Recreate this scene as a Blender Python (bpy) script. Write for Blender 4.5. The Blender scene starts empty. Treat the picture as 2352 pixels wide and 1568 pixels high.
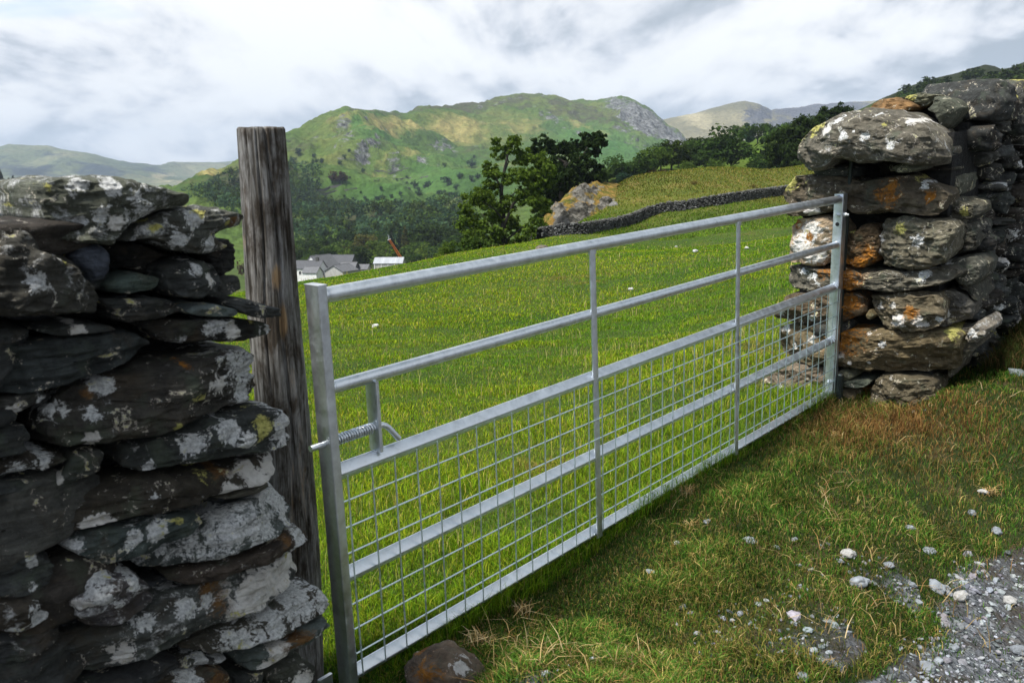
import bpy, bmesh, math, random
import numpy as np
from mathutils import Vector, Matrix
random.seed(7); rng = np.random.default_rng(7)
scn = bpy.context.scene
COL = scn.collection
R = math.radians

# ------------------------------------------------------------------ camera
# measured on a 2352 x 1568 view of the photograph; camera axes: x right, y down, z forward
F = 2000.0; PW, PH = 2352.0, 1568.0
CAM = np.array([0.0, 0.0, 1.5])
pitch, roll = R(9.8), R(1.0)
DOWN = np.array([math.sin(roll)*math.cos(pitch), math.cos(roll)*math.cos(pitch), math.sin(pitch)])
FWD = np.array([0, 0, 1.0]); YA = FWD - FWD.dot(DOWN)*DOWN; YA /= np.linalg.norm(YA)
ZA = -DOWN; XA = np.cross(YA, ZA)
XA = np.cross(np.array([0, 0, 1.0]), DOWN)*-1; XA /= np.linalg.norm(XA)
if XA[0] < 0: XA = -XA
WM = np.array([XA, YA, ZA])              # camera vector -> world vector
def c2w(v): return WM @ np.asarray(v, float)
def ray(px, py):
    d = c2w([(px-PW/2)/F, (py-PH/2)/F, 1.0]); return d/np.linalg.norm(d)
def at(px, py, Y):
    d = ray(px, py); return CAM + d*(Y/d[1])
def proj(P):
    q = (np.asarray(P, float)-CAM) @ WM
    return PW/2+F*q[..., 0]/q[..., 2], PH/2+F*q[..., 1]/q[..., 2]
cam_d = bpy.data.cameras.new("camera"); cam = bpy.data.objects.new("camera", cam_d); COL.objects.link(cam)
cam_d.sensor_width = 36; cam_d.lens = F/PW*36; cam_d.clip_end = 40000; cam_d.clip_start = 0.05
mx, my, mz = c2w([1, 0, 0]), c2w([0, -1, 0]), c2w([0, 0, -1])
M = Matrix.Identity(4)
for i in range(3):
    M[i][0], M[i][1], M[i][2], M[i][3] = mx[i], my[i], mz[i], CAM[i]
cam.matrix_world = M
scn.camera = cam
cam_d.dof.use_dof = True; cam_d.dof.focus_distance = 6.0; cam_d.dof.aperture_fstop = 9.0

# ------------------------------------------------------------------ node helpers
def nmat(name):
    m = bpy.data.materials.new(name); m.use_nodes = True
    return m, m.node_tree, m.node_tree.nodes["Principled BSDF"]
def N(nt, typ, **kw):
    n = nt.nodes.new(typ)
    for k, v in kw.items():
        if k.startswith("i_"):
            key = k[2:].replace("_", " ")
            n.inputs[int(key) if key.isdigit() else key].default_value = v
        else: setattr(n, k, v)
    return n
def L(nt, a, ao, b, bi): nt.links.new(a.outputs[ao], b.inputs[bi])
def ramp(nt, src, so, stops, interp="LINEAR"):
    n = nt.nodes.new("ShaderNodeValToRGB"); cr = n.color_ramp; cr.interpolation = interp
    while len(cr.elements) < len(stops): cr.elements.new(0.5)
    for e, (p, c) in zip(cr.elements, stops):
        e.position = p; e.color = (c, c, c, 1) if isinstance(c, (int, float)) else (*c, 1)
    nt.links.new(src.outputs[so], n.inputs[0]); return n
def mixc(nt, fac, a, b, blend="MIX"):
    """fac/a/b: (node,out) or constant"""
    n = nt.nodes.new("ShaderNodeMix"); n.data_type = "RGBA"; n.blend_type = blend
    for idx, v in ((0, fac), (6, a), (7, b)):
        if isinstance(v, tuple) and not isinstance(v[0], (int, float)): nt.links.new(v[0].outputs[v[1]], n.inputs[idx])
        elif isinstance(v, tuple): n.inputs[idx].default_value = (*v, 1)
        else: n.inputs[idx].default_value = v
    return n
def math_(nt, op, a, b=None, c=None, clamp=False):
    n = nt.nodes.new("ShaderNodeMath"); n.operation = op; n.use_clamp = clamp
    for i, v in enumerate((a, b, c)):
        if v is None: continue
        if isinstance(v, tuple): nt.links.new(v[0].outputs[v[1]], n.inputs[i])
        else: n.inputs[i].default_value = v
    return n
def noise(nt, vec, scale, detail=4, rough=0.55, dist=0.0):
    n = nt.nodes.new("ShaderNodeTexNoise"); n.inputs["Scale"].default_value = scale
    n.inputs["Detail"].default_value = detail; n.inputs["Roughness"].default_value = rough
    n.inputs["Distortion"].default_value = dist
    if vec: nt.links.new(vec[0].outputs[vec[1]], n.inputs["Vector"])
    return n
def mapping(nt, vec, scale=(1, 1, 1), rot=(0, 0, 0), loc=(0, 0, 0)):
    n = nt.nodes.new("ShaderNodeMapping"); n.inputs["Scale"].default_value = scale
    n.inputs["Rotation"].default_value = rot; n.inputs["Location"].default_value = loc
    nt.links.new(vec[0].outputs[vec[1]], n.inputs["Vector"]); return n
def bump(nt, h, bsdf, strength, dist):
    b = nt.nodes.new("ShaderNodeBump"); b.inputs["Strength"].default_value = strength; b.inputs["Distance"].default_value = dist
    nt.links.new(h[0].outputs[h[1]], b.inputs["Height"]); nt.links.new(b.outputs[0], bsdf.inputs["Normal"]); return b

# ------------------------------------------------------------------ sky, sun, exposure
SUN_EL, SUN_AZ = R(60), R(-128)         # azimuth from +Y towards +X: from behind the camera's left shoulder
w = bpy.data.worlds.new("World"); scn.world = w; w.use_nodes = True
nt = w.node_tree; bg = nt.nodes["Background"]
sky = N(nt, "ShaderNodeTexSky", sky_type="NISHITA", sun_disc=False, sun_elevation=SUN_EL, sun_rotation=SUN_AZ, altitude=150)
tc = N(nt, "ShaderNodeTexCoord")
sx = N(nt, "ShaderNodeSeparateXYZ"); L(nt, tc, "Generated", sx, 0)
zz = math_(nt, "MAXIMUM", (sx, 2), 0.0); zz = math_(nt, "ADD", (zz, 0), 0.30)
px_ = math_(nt, "DIVIDE", (sx, 0), (zz, 0)); py_ = math_(nt, "DIVIDE", (sx, 1), (zz, 0))
cv = N(nt, "ShaderNodeCombineXYZ"); L(nt, px_, 0, cv, 0); L(nt, py_, 0, cv, 1)
def cnoise(dy, k=1.0):
    return noise(nt, (mapping(nt, (cv, 0), (1.75, 1.15, 1), (0, 0, 0.12), (3.1, 0.4+dy, 0)), 0), k, 9, 0.56, 0.35)
n1, n1b = cnoise(0), cnoise(-0.16)
n2 = noise(nt, (mapping(nt, (cv, 0), (0.75, 0.62, 1), (0, 0, -0.12), (7.3, 2.2, 1.7)), 0), 1.0, 6, 0.5, 0.3)
n3 = noise(nt, (mapping(nt, (cv, 0), (6.5, 4.4, 1), (0, 0, 0.1), (1.0, 5.0, 4.0)), 0), 1.0, 9, 0.62, 0.7)
s = math_(nt, "SUBTRACT", (n1, 0), (n1b, 0)); s = math_(nt, "MULTIPLY", (s, 0), 2.3); s = math_(nt, "MULTIPLY_ADD", (n1, 0), -0.35, (s, 0))   # lit tops, grey bases
s = math_(nt, "MULTIPLY_ADD", (n2, 0), 1.0, (s, 0)); s = math_(nt, "MULTIPLY_ADD", (n3, 0), 0.34, (s, 0)); s = math_(nt, "ADD", (s, 0), 0.015)
# heavier cloud to the right and overhead
hz = math_(nt, "MULTIPLY", (sx, 2), (sx, 0)); hz = math_(nt, "MULTIPLY", (hz, 0), (math_(nt, "MAXIMUM", (sx, 1), 0.0), 0)); s = math_(nt, "MULTIPLY_ADD", (hz, 0), -1.7, (s, 0))
cl = ramp(nt, s, 0, [(0.36, (1.6, 1.85, 2.1)), (0.47, (2.6, 2.8, 3.05)), (0.54, (3.6, 3.72, 3.95)), (0.60, (4.35, 4.4, 4.5)), (0.67, (4.95, 4.95, 4.95)), (0.78, (5.4, 5.4, 5.35))])
# a hole of blue far up on the left
n4 = noise(nt, (mapping(nt, (cv, 0), (0.8, 0.8, 1), (0, 0, 0), (0.3, 4.1, 9)), 0), 1.0, 6, 0.55, 0.3)
hole = math_(nt, "MULTIPLY_ADD", (sx, 0), -0.55, (n4, 0)); hole = math_(nt, "MULTIPLY_ADD", (sx, 2), 0.5, (hole, 0))
hr = ramp(nt, hole, 0, [(0.93, 0.0), (0.985, 1.0)])
blue = mixc(nt, 1.0, (sky, 0), (1.0, 1.0, 1.0), "MULTIPLY")
mixs = mixc(nt, (hr, 0), (cl, 0), (blue, 2))
L(nt, mixs, 2, bg, 0); bg.inputs[1].default_value = 0.1
sl = bpy.data.lights.new("sun", "SUN"); so = bpy.data.objects.new("sun", sl); COL.objects.link(so)
sl.energy = 3.0; sl.angle = R(10); sl.color = (1.0, 0.95, 0.86)
sd = Vector((math.sin(SUN_AZ)*math.cos(SUN_EL), math.cos(SUN_AZ)*math.cos(SUN_EL), math.sin(SUN_EL)))
so.rotation_euler = sd.to_track_quat("Z", "Y").to_euler()
scn.view_settings.view_transform = "Standard"; scn.view_settings.look = "None"
scn.view_settings.exposure = 1.22; scn.view_settings.gamma = 1.0; scn.view_settings.use_curve_mapping = False
HAZE = 9e-5

# ------------------------------------------------------------------ geometry helpers
def obj(name, me, mats=None, parent=None, loc=None):
    o = bpy.data.objects.new(name, me); COL.objects.link(o)
    if mats:
        for m in (mats if isinstance(mats, (list, tuple)) else [mats]):
            if m.name not in [x.name for x in me.materials if x]: me.materials.append(m)
    if parent: o.parent = parent
    if loc is not None: o.location = loc
    return o
def tag(o, label=None, cat=None, group=None, kind=None):
    if label: o["label"] = label
    if cat: o["category"] = cat
    if group: o["group"] = group
    if kind: o["kind"] = kind
    return o
def empty(name, loc, label, cat, group=None):
    o = bpy.data.objects.new(name, None); COL.objects.link(o); o.location = loc; o.empty_display_size = 0.1
    return tag(o, label, cat, group)
def mesh_np(name, V, Fc, smooth=True, cols=None, attrs=None):
    """V (n,3); Fc (m,k) int array or list of arrays of quads/tris"""
    me = bpy.data.meshes.new(name); V = np.asarray(V, np.float32)
    if isinstance(Fc, np.ndarray): Fc = [Fc]
    Fc = [np.asarray(f, np.int32) for f in Fc if len(f)]
    nl = sum(f.size for f in Fc); nf = sum(len(f) for f in Fc)
    me.vertices.add(len(V)); me.vertices.foreach_set("co", V.ravel())
    me.loops.add(nl); me.polygons.add(nf)
    me.loops.foreach_set("vertex_index", np.concatenate([f.ravel() for f in Fc]))
    tot = np.concatenate([np.full(len(f), f.shape[1], np.int32) for f in Fc])
    st = np.concatenate([[0], np.cumsum(tot)[:-1]]).astype(np.int32)
    me.polygons.foreach_set("loop_start", st); me.polygons.foreach_set("loop_total", tot)
    me.polygons.foreach_set("use_smooth", np.full(nf, smooth))
    if cols is not None:
        a = me.color_attributes.new("Col", "FLOAT_COLOR", "POINT")
        c = np.ones((len(V), 4), np.float32); c[:, :3] = cols; a.data.foreach_set("color", c.ravel())
    for k, v in (attrs or {}).items():
        v = np.asarray(v, np.float32)
        if v.ndim == 1: me.attributes.new(k, "FLOAT", "POINT").data.foreach_set("value", v)
        else:
            a = me.color_attributes.new(k, "FLOAT_COLOR", "POINT"); c = np.ones((len(V), 4), np.float32)
            c[:, :v.shape[1]] = v; a.data.foreach_set("color", c.ravel())
    me.update(); me.validate(); return me
def grid_faces(nr, nc, wrap=False):
    i = np.arange(nr-1)[:, None]; j = np.arange(nc if wrap else nc-1)[None, :]; j2 = (j+1) % nc
    return np.stack([i*nc+j, i*nc+j2, (i+1)*nc+j2, (i+1)*nc+j], -1).reshape(-1, 4)
def _hash(ix, iy, iz):
    h = (ix*374761393 + iy*668265263 + iz*2147483647 + 1274126177) & 0xffffffff
    h = ((h ^ (h >> 13))*1274126177) & 0xffffffff
    return ((h ^ (h >> 16)) & 0xffff)/65535.0
def vnoise(P):
    P = np.asarray(P, float); I = np.floor(P).astype(np.int64); f = P-I; f = f*f*f*(f*(f*6-15)+10)
    x, y, z = I[..., 0], I[..., 1], I[..., 2]; r = 0
    for dx in (0, 1):
        for dy in (0, 1):
            for dz in (0, 1):
                wgt = (f[..., 0] if dx else 1-f[..., 0])*(f[..., 1] if dy else 1-f[..., 1])*(f[..., 2] if dz else 1-f[..., 2])
                r = r+wgt*_hash(x+dx, y+dy, z+dz)
    return r*2-1
def fbm(P, octv=4, gain=0.5, lac=2.03):
    P = np.asarray(P, float); a = 1.0; r = 0; t = 0
    for i in range(octv):
        r = r+a*vnoise(P+i*17.3); t += a; a *= gain; P = P*lac
    return r/t
def p3(x, y, z=0.0): return np.stack(np.broadcast_arrays(x, y, z), -1).astype(float)
def smooth01(x): x = np.clip(x, 0, 1); return x*x*(3-2*x)
class MB:
    """collects shapes for one mesh"""
    def __init__(s): s.V = []; s.Q = []; s.T = []; s.n = 0
    def add(s, V, Q=None, T=None):
        V = np.asarray(V, float).reshape(-1, 3); s.V.append(V)
        if Q is not None and len(Q): s.Q.append(np.asarray(Q)+s.n)
        if T is not None and len(T): s.T.append(np.asarray(T)+s.n)
        s.n += len(V)
    def box(s, c, ax, ay, az, bev=0.0):
        """centre and three half-axis vectors"""
        c, ax, ay, az = map(lambda v: np.asarray(v, float), (c, ax, ay, az))
        V = [c+sx*ax+sy*ay+sz*az for sx in (-1, 1) for sy in (-1, 1) for sz in (-1, 1)]
        s.add(V, [[0, 1, 3, 2], [4, 6, 7, 5], [0, 4, 5, 1], [2, 3, 7, 6], [0, 2, 6, 4], [1, 5, 7, 3]])
    def rbox(s, p0, p1, u, v, hu, hv, r):
        """bar from p0 to p1 with a rounded rectangular section"""
        p0, p1, u, v = map(lambda k: np.asarray(k, float), (p0, p1, u, v)); sec = []
        for (sx, sy, a0) in ((1, 1, 0), (-1, 1, 90), (-1, -1, 180), (1, -1, 270)):
            for a in (0, 30, 60, 90):
                t = R(a0+a); sec.append((sx*(hu-r)+r*math.cos(t), sy*(hv-r)+r*math.sin(t)))
        k = len(sec); V = [p+u*a+v*b for p in (p0, p1) for a, b in sec]+[p0, p1]
        Q = [[i, (i+1) % k, k+(i+1) % k, k+i] for i in range(k)]
        T = [[(i+1) % k, i, 2*k] for i in range(k)]+[[k+i, k+(i+1) % k, 2*k+1] for i in range(k)]
        s.add(V, Q, T)
    def tube(s, pts, rad, k=10, cap=True):
        pts = [np.asarray(p, float) for p in pts]; n = len(pts)
        rad = [rad]*n if isinstance(rad, (int, float)) else rad
        V = []; ref = None
        for i, p in enumerate(pts):
            t = pts[min(i+1, n-1)]-pts[max(i-1, 0)]; t /= np.linalg.norm(t)+1e-12
            if ref is None: ref = np.array([0, 0, 1.0]) if abs(t[2]) < 0.9 else np.array([1.0, 0, 0])
            a = np.cross(t, ref); a /= np.linalg.norm(a)+1e-12; b = np.cross(t, a); ref = np.cross(a, t)
            for j in range(k):
                q = 2*math.pi*j/k; V.append(p+rad[i]*(math.cos(q)*a+math.sin(q)*b))
        Q = list(grid_faces(n, k, True)); T = []
        if cap:
            V += [pts[0], pts[-1]]; c0, c1 = n*k, n*k+1
            T = [[(j+1) % k, j, c0] for j in range(k)]+[[(n-1)*k+j, (n-1)*k+(j+1) % k, c1] for j in range(k)]
        s.add(V, Q, T)
    def build(s, name, mat, parent=None, smooth=False, loc=None, origin=None, **kw):
        V = np.concatenate(s.V)
        if origin is not None: V = V-np.asarray(origin)
        fs = []
        if s.Q: fs.append(np.concatenate(s.Q))
        if s.T: fs.append(np.concatenate(s.T))
        me = mesh_np(name, V, fs, smooth, **kw); me.set_sharp_from_angle(angle=R(35)) if smooth else None
        return obj(name, me, mat, parent, loc)
# ------------------------------------------------------------------ gate frame (world)
GS = 1.2                                  # 12 ft gate
GT = CAM + c2w([-0.440, -0.100, 1.959])*GS
GU = c2w([0.6609, -0.1909, 0.7258]); GU /= np.linalg.norm(GU)
GV = c2w([0.0314, 0.9733, 0.2274]); GV -= GV.dot(GU)*GU; GV /= np.linalg.norm(GV)   # down the gate
GN = np.cross(GU, GV)*-1
if GN @ (CAM-GT) < 0: GN = -GN             # towards the track
def gp(u, v, n=0.0): return GT+GU*u+GV*v+GN*n
GW = 3.66
# ------------------------------------------------------------------ terrain: smooth surface through surveyed points
ctrl = []
for u in (-1.2, -0.5, 0.0, 0.61, 1.22, 2.44, 3.66, 4.3):
    ctrl.append(gp(u, 1.21, 0.0))
    if u >= 0: ctrl.append(gp(u, 1.205, 0.45)+np.array([0, 0, 0.0])); ctrl.append(gp(u, 1.23, -0.45))
for a in ((2200, 905, 4.78), (2352, 740, 6.1), (2352, 1180, 3.75), (2352, 1568, 2.62), (1750, 1568, 2.3), (1176, 1568, 2.12), (1800, 1200, 3.3),
          (720, 760, 14), (690, 652, 44), (1050, 586, 55), (1050, 800, 11), (1250, 549, 65), (1357, 700, 18), (1290, 535, 72), (1500, 507, 78), (1790, 463, 85),
          (1692, 560, 35), (1692, 750, 10.5), (1850, 440, 95), (1340, 492, 90), (1440, 421, 108), (1550, 418, 116), (1640, 412, 125), (1840, 389, 135), (2000, 372, 138), (2300, 300, 140),
          (2352, 400, 60), (2200, 470, 30), (860, 624, 48), (950, 606, 50)):
    ctrl.append(at(*a))
for a in ((0, 0.2, 0.0), (0, -4, -0.1), (4, -3, .15), (-5, -3, -0.4), (0, -20, 0.0), (-20, 0, -1.8), (20, 0, 1.6), (20, -20, 1.5), (-9, 9, -1.1), (-22, 22, -2.6), (9, 9, .95),
          (-20, 90, -9), (0, 100, -8.5), (-40, 80, -11), (-60, 40, -8), (-40, 160, -19), (20, 140, -9), (45, 170, -7), (100, 170, 1), (150, 120, 9),
          (0, 200, -20), (-90, 150, -20), (70, 240, -14), (0, 300, -28), (-80, 290, -28), (-200, 200, -28), (120, 300, -6), (0, 400, -31), (-200, 380, -31), (150, 400, -14)):
    ctrl.append(np.array(a, float))
ctrl = np.array(ctrl)
def warp(x, y):
    r = np.hypot(x, y)+1e-6; k = np.log1p(r/3.0)/r; return np.stack([x*k, y*k], -1)
_cw = warp(ctrl[:, 0], ctrl[:, 1])
def _phi(d2): return np.where(d2 > 0, 0.5*d2*np.log(np.maximum(d2, 1e-12)), 0)
_A = _phi(((_cw[:, None]-_cw[None])**2).sum(-1)); _nc = len(ctrl)
_P = np.concatenate([np.ones((_nc, 1)), _cw], 1)
_Mx = np.block([[_A+1e-4*np.eye(_nc), _P], [_P.T, np.zeros((3, 3))]])
_sol = np.linalg.solve(_Mx, np.concatenate([ctrl[:, 2], np.zeros(3)]))
def ground_z(x, y, fine=True):
    x = np.asarray(x, float); y = np.asarray(y, float); sh = np.broadcast(x, y).shape
    x = np.broadcast_to(x, sh).ravel(); y = np.broadcast_to(y, sh).ravel(); out = np.empty(len(x))
    for i in range(0, len(x), 20000):
        wv = warp(x[i:i+20000], y[i:i+20000])
        d2 = ((wv[:, None]-_cw[None])**2).sum(-1)
        out[i:i+20000] = _phi(d2) @ _sol[:_nc]+_sol[_nc]+wv @ _sol[_nc+1:]
    r = np.hypot(x, y); k = smooth01((r-260)/250.0); out = out*(1-k)+(-30.0)*k
    if fine:
        m = smooth01((r-1.0)/6)
        out = out+0.012*fbm(p3(x*3, y*3), 3)+m*0.05*fbm(p3(x*.7, y*.7), 3)+smooth01((r-12)/40)*0.10*fbm(p3(x*.11, y*.11, 3.), 3)*(1-k)
    return out.reshape(sh)
def hit_ground(px, py, lo=1.0, hi=170.0):
    d = ray(px, py); d = d/d[1]
    Y = np.exp(np.linspace(math.log(lo), math.log(hi), 400)); P = CAM[None]+d[None]*Y[:, None]
    g = P[:, 2]-ground_z(P[:, 0], P[:, 1]); i = np.argmax(g < 0)
    if g[i] >= 0:
        i = np.argmin(g/Y); p = P[i]; return np.array([p[0], p[1], float(ground_z(p[0], p[1]))])
    a, b = Y[max(i-1, 0)], Y[i]
    for _ in range(18):
        m = (a+b)/2; p = CAM+d*m
        if p[2]-ground_z(p[0], p[1]) < 0: b = m
        else: a = m
    p = CAM+d*b; return np.array([p[0], p[1], float(ground_z(p[0], p[1]))])
# track of slate gravel at the lower right: signed distance (positive inside) in ground coordinates
_trk = np.array([hit_ground(x, y)[:2] for x, y in ((1880, 1567), (2130, 1500), (2225, 1400), (2240, 1290), (2351, 1215))])
_trk = np.concatenate([[_trk[0]+(_trk[0]-_trk[1])*4], _trk, [_trk[-1]+(_trk[-1]-_trk[-2])*12]])
def track(x, y):
    """>0 on the gravel track (metres from its edge)"""
    x = np.asarray(x, float); y = np.asarray(y, float); best = np.full(np.broadcast(x, y).shape, 1e9); sg = np.zeros_like(best)
    for a, b in zip(_trk[:-1], _trk[1:]):
        d = b-a; t = np.clip(((x-a[0])*d[0]+(y-a[1])*d[1])/(d @ d), 0, 1)
        ex, ey = x-a[0]-t*d[0], y-a[1]-t*d[1]; q = np.hypot(ex, ey); c = d[0]*(y-a[1])-d[1]*(x-a[0])
        m = q < best; best = np.where(m, q, best); sg = np.where(m, np.sign(-c), sg)
    return best*sg
def gravelness(x, y):
    t = track(x, y)+0.16*fbm(p3(x*3.1, y*3.1, 1.), 3)
    patch = fbm(p3(x*2.3, y*2.3, 8.), 3)
    near = np.exp(-np.clip(-t, 0, 9)/0.36)
    side = ((np.stack([x, y], -1)-GT[None, :2]) @ GN[:2]) if np.ndim(x) == 1 else None
    g = np.maximum(smooth01((t+0.05)/0.16), smooth01((patch-0.25)/0.12)*near*0.75)
    return g
def gate_side(x, y):
    """signed distance to the gate and wall line, positive on the track side"""
    return (np.asarray(x)-GT[0])*GN[0]/np.hypot(*GN[:2])+(np.asarray(y)-GT[1])*GN[1]/np.hypot(*GN[:2])

# ------------------------------------------------------------------ ground material and sheet
def ground_material():
    m, nt, b = nmat("ground_turf"); g = N(nt, "ShaderNodeNewGeometry"); P = (g, "Position")
    at_ = N(nt, "ShaderNodeAttribute", attribute_name="gravel"); sd_ = N(nt, "ShaderNodeAttribute", attribute_name="verge")
    fa = N(nt, "ShaderNodeAttribute", attribute_name="upland")
    a = noise(nt, P, 0.35, 6, 0.6); c = noise(nt, P, 5.0, 6, 0.65); e = noise(nt, P, 38, 5, 0.7)
    field = ramp(nt, a, 0, [(0.30, (.025, .050, .008)), (0.50, (.045, .075, .010)), (0.62, (.060, .080, .012)), (0.75, (.09, .085, .02))])  # turf colour lowered to paint the shade between the blades
    up = ramp(nt, a, 0, [(0.30, (.060, .085, .014)), (0.50, (.095, .11, .018)), (0.62, (.13, .115, .028)), (0.75, (.16, .12, .04))])
    field = mixc(nt, (fa, "Fac"), (field, 0), (up, 0))
    fv = ramp(nt, e, 0, [(0.3, .55), (0.7, 1.35)]); field = mixc(nt, 1.0, (field, 2), (fv, 0), "MULTIPLY")
    verge = ramp(nt, c, 0, [(0.30, (.014, .024, .006)), (0.5, (.026, .036, .010)), (0.68, (.060, .046, .022))])
    col = mixc(nt, (sd_, "Fac"), (field, 2), (verge, 0))
    gv = N(nt, "ShaderNodeTexVoronoi", i_Scale=62.0); L(nt, g, "Position", gv, "Vector")
    gc = ramp(nt, gv, "Color", [(0.1, (.05, .056, .062)), (0.5, (.10, .11, .12)), (0.9, (.18, .195, .21))])
    dirt = mixc(nt, (ramp(nt, c, 0, [(0.45, 0), (0.6, 1)]), 0), (gc, 0), (.055, .050, .044))
    gm = math_(nt, "MULTIPLY_ADD", (e, 0), 0.5, (at_, "Fac")); gm = ramp(nt, gm, 0, [(0.55, 0), (0.75, 1)])
    col = mixc(nt, (gm, 0), (col, 2), (dirt, 2))
    L(nt, col, 2, b, "Base Color"); b.inputs["Roughness"].default_value = 0.95; b.inputs["Specular IOR Level"].default_value = 0.15
    hh = math_(nt, "ADD", (e, 0), (math_(nt, "MULTIPLY", (gv, "Distance"), (gm, 0)), 0))
    bump(nt, (hh, 0), b, 0.8, 0.02); return m
azs = np.concatenate([np.arange(-180, -44, 4.0), np.arange(-44, 44, 0.3), np.arange(44, 180, 4.0)])
rs = np.concatenate([[0.05], np.exp(np.linspace(math.log(0.6), math.log(260), 300)), [300, 350, 420, 520, 700, 1200, 2500, 6000, 14000]])
A_, R_ = np.meshgrid(np.radians(azs), rs); gx, gy = R_*np.sin(A_), R_*np.cos(A_); gz = ground_z(gx, gy)
gsd = gate_side(gx, gy)
me = mesh_np("ground", p3(gx, gy, gz).reshape(-1, 3), grid_faces(len(rs), len(azs), True)[:, ::-1], True,
             attrs={"gravel": (gravelness(gx.ravel(), gy.ravel())*(gsd.ravel() > .15)), "verge": smooth01((gsd+0.12)/0.3).ravel()*(gx*GU[0]+gy*GU[1] > -9).ravel(),
                    "upland": (smooth01((gy-66)/22)*smooth01((gx+5)/12)).ravel()})
ground = tag(obj("ground", me, ground_material()), kind="structure")

# ------------------------------------------------------------------ fells: surfaces lofted through surveyed ridge and slope lines
HILLS = {}
def loft(name, lines, x0, x1, nc, nr, amp, freq, paint=None, mat=None, back=1.25, zback=-35.0, ridged=0.0, hk=None, pad=(0, 0)):
    nl_, nr2 = int(pad[0]*nc/(x1-x0)), int(pad[1]*nc/(x1-x0)); xs = np.concatenate([np.linspace(x0-pad[0], x0, nl_, endpoint=False), np.linspace(x0, x1, nc), np.linspace(x1, x1+pad[1], nr2+1)[1:]]); nc = len(xs); PTS = []
    for ln in lines:
        a = np.array(ln, float); py = np.interp(xs, a[:, 0], a[:, 1]); Y = np.interp(xs, a[:, 0], a[:, 2])
        kk = max(3, nc//28)|1; Y = np.convolve(np.pad(Y, kk//2, mode='edge'), np.ones(kk)/kk, 'valid')
        if ln is not lines[-1]: py = np.convolve(np.pad(py, kk//2, mode='edge'), np.ones(kk)/kk, 'valid')
        D = np.stack([(xs-PW/2)/F, (py-PH/2)/F, np.ones(nc)], -1) @ WM.T
        PTS.append(CAM+D*(Y/D[:, 1])[:, None])
    rl = PTS[-1]; b1 = rl*[1.06, 1.06, 1]+[0, 0, -0.10]*np.abs(rl[:, 2:3]+40); b2 = rl*[back, back, 0]+[0, 0, zback]
    PTS = [PTS[0]*[.96, .96, 0]-[0, 0, 45]]+PTS+[b1, b2]; PTS = np.array(PTS); K = len(PTS)
    seg = np.concatenate([np.linspace(0, K-3, nr, endpoint=False), [K-3, K-2.7, K-2.35, K-2, K-1.5, K-1]])
    rows = []
    for t in seg:
        i = min(int(t), K-2); f = t-i
        p0, p1, p2, p3_ = PTS[max(i-1, 0)], PTS[i], PTS[i+1], PTS[min(i+2, K-1)]
        cr = 0.5*((2*p1)+(-p0+p2)*f+(2*p0-5*p1+4*p2-p3_)*f*f+(-p0+3*p1-3*p2+p3_)*f**3)
        rows.append(0.5*cr+0.5*(p1*(1-f)+p2*f))
    G = np.array(rows); qx, qy = proj(G); tt = seg[:, None]/(K-3)
    n = fbm(p3(G[..., 0]*freq, G[..., 1]*freq, G[..., 2]*freq), 7, 0.58)
    if ridged: n = n*(1-ridged)+ridged*(0.55-2.0*np.abs(fbm(p3(G[..., 0]*freq*1.3, G[..., 1]*freq*1.3, G[..., 2]*freq*.7)+31, 5)))
    msk = smooth01((tt-1/(K-3))*6)*(0.45+0.55*smooth01((1.02-tt)*6))
    att = {}; rk = np.zeros(G.shape[:2])
    for key, blobs in (paint or {}).items():
        v = np.zeros(G.shape[:2])
        for (bx, by, rx, ry, ang, val) in blobs:
            c_, s_ = math.cos(R(ang)), math.sin(R(ang)); ex, ey = qx-bx, qy-by
            q = ((ex*c_+ey*s_)/rx)**2+((-ex*s_+ey*c_)/ry)**2; v = np.maximum(v, val*np.exp(-q))
        att[key] = v.ravel()
        if key == "rock": rk = v
    G[..., 2] += amp*n*msk
    if rk.any(): G[..., 2] += amp*0.55*rk*fbm(p3(G[..., 0]*freq*6, G[..., 1]*freq*6, G[..., 2]*freq*3), 4)*msk
    ef = np.ones(nc)                      # the flanks run down into the valley at either end
    if pad[0]: ef *= smooth01((xs-(x0-pad[0]))/pad[0])
    if pad[1]: ef *= smooth01(((x1+pad[1])-xs)/pad[1])
    G[..., 2] = G[..., 2]*ef+(-44)*(1-ef)
    for key in ("rock", "dry", "dark", "lush"): att.setdefault(key, np.zeros(G.shape[0]*G.shape[1]))
    me = mesh_np(name, G.reshape(-1, 3), grid_faces(len(G), nc), True, attrs=att)
    o = tag(obj(name, me, mat), kind="structure"); HILLS[hk or name] = (G, ) + tuple(proj(G)); return o
def on_hill(name, px, py, rmax=None):
    G, qx, qy = HILLS[name]; d = (qx-px)**2+(qy-py)**2
    d[-6:] = 1e9; i = np.unravel_index(np.argmin(d), d.shape); d2 = G[i]; return np.array(d2)
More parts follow.
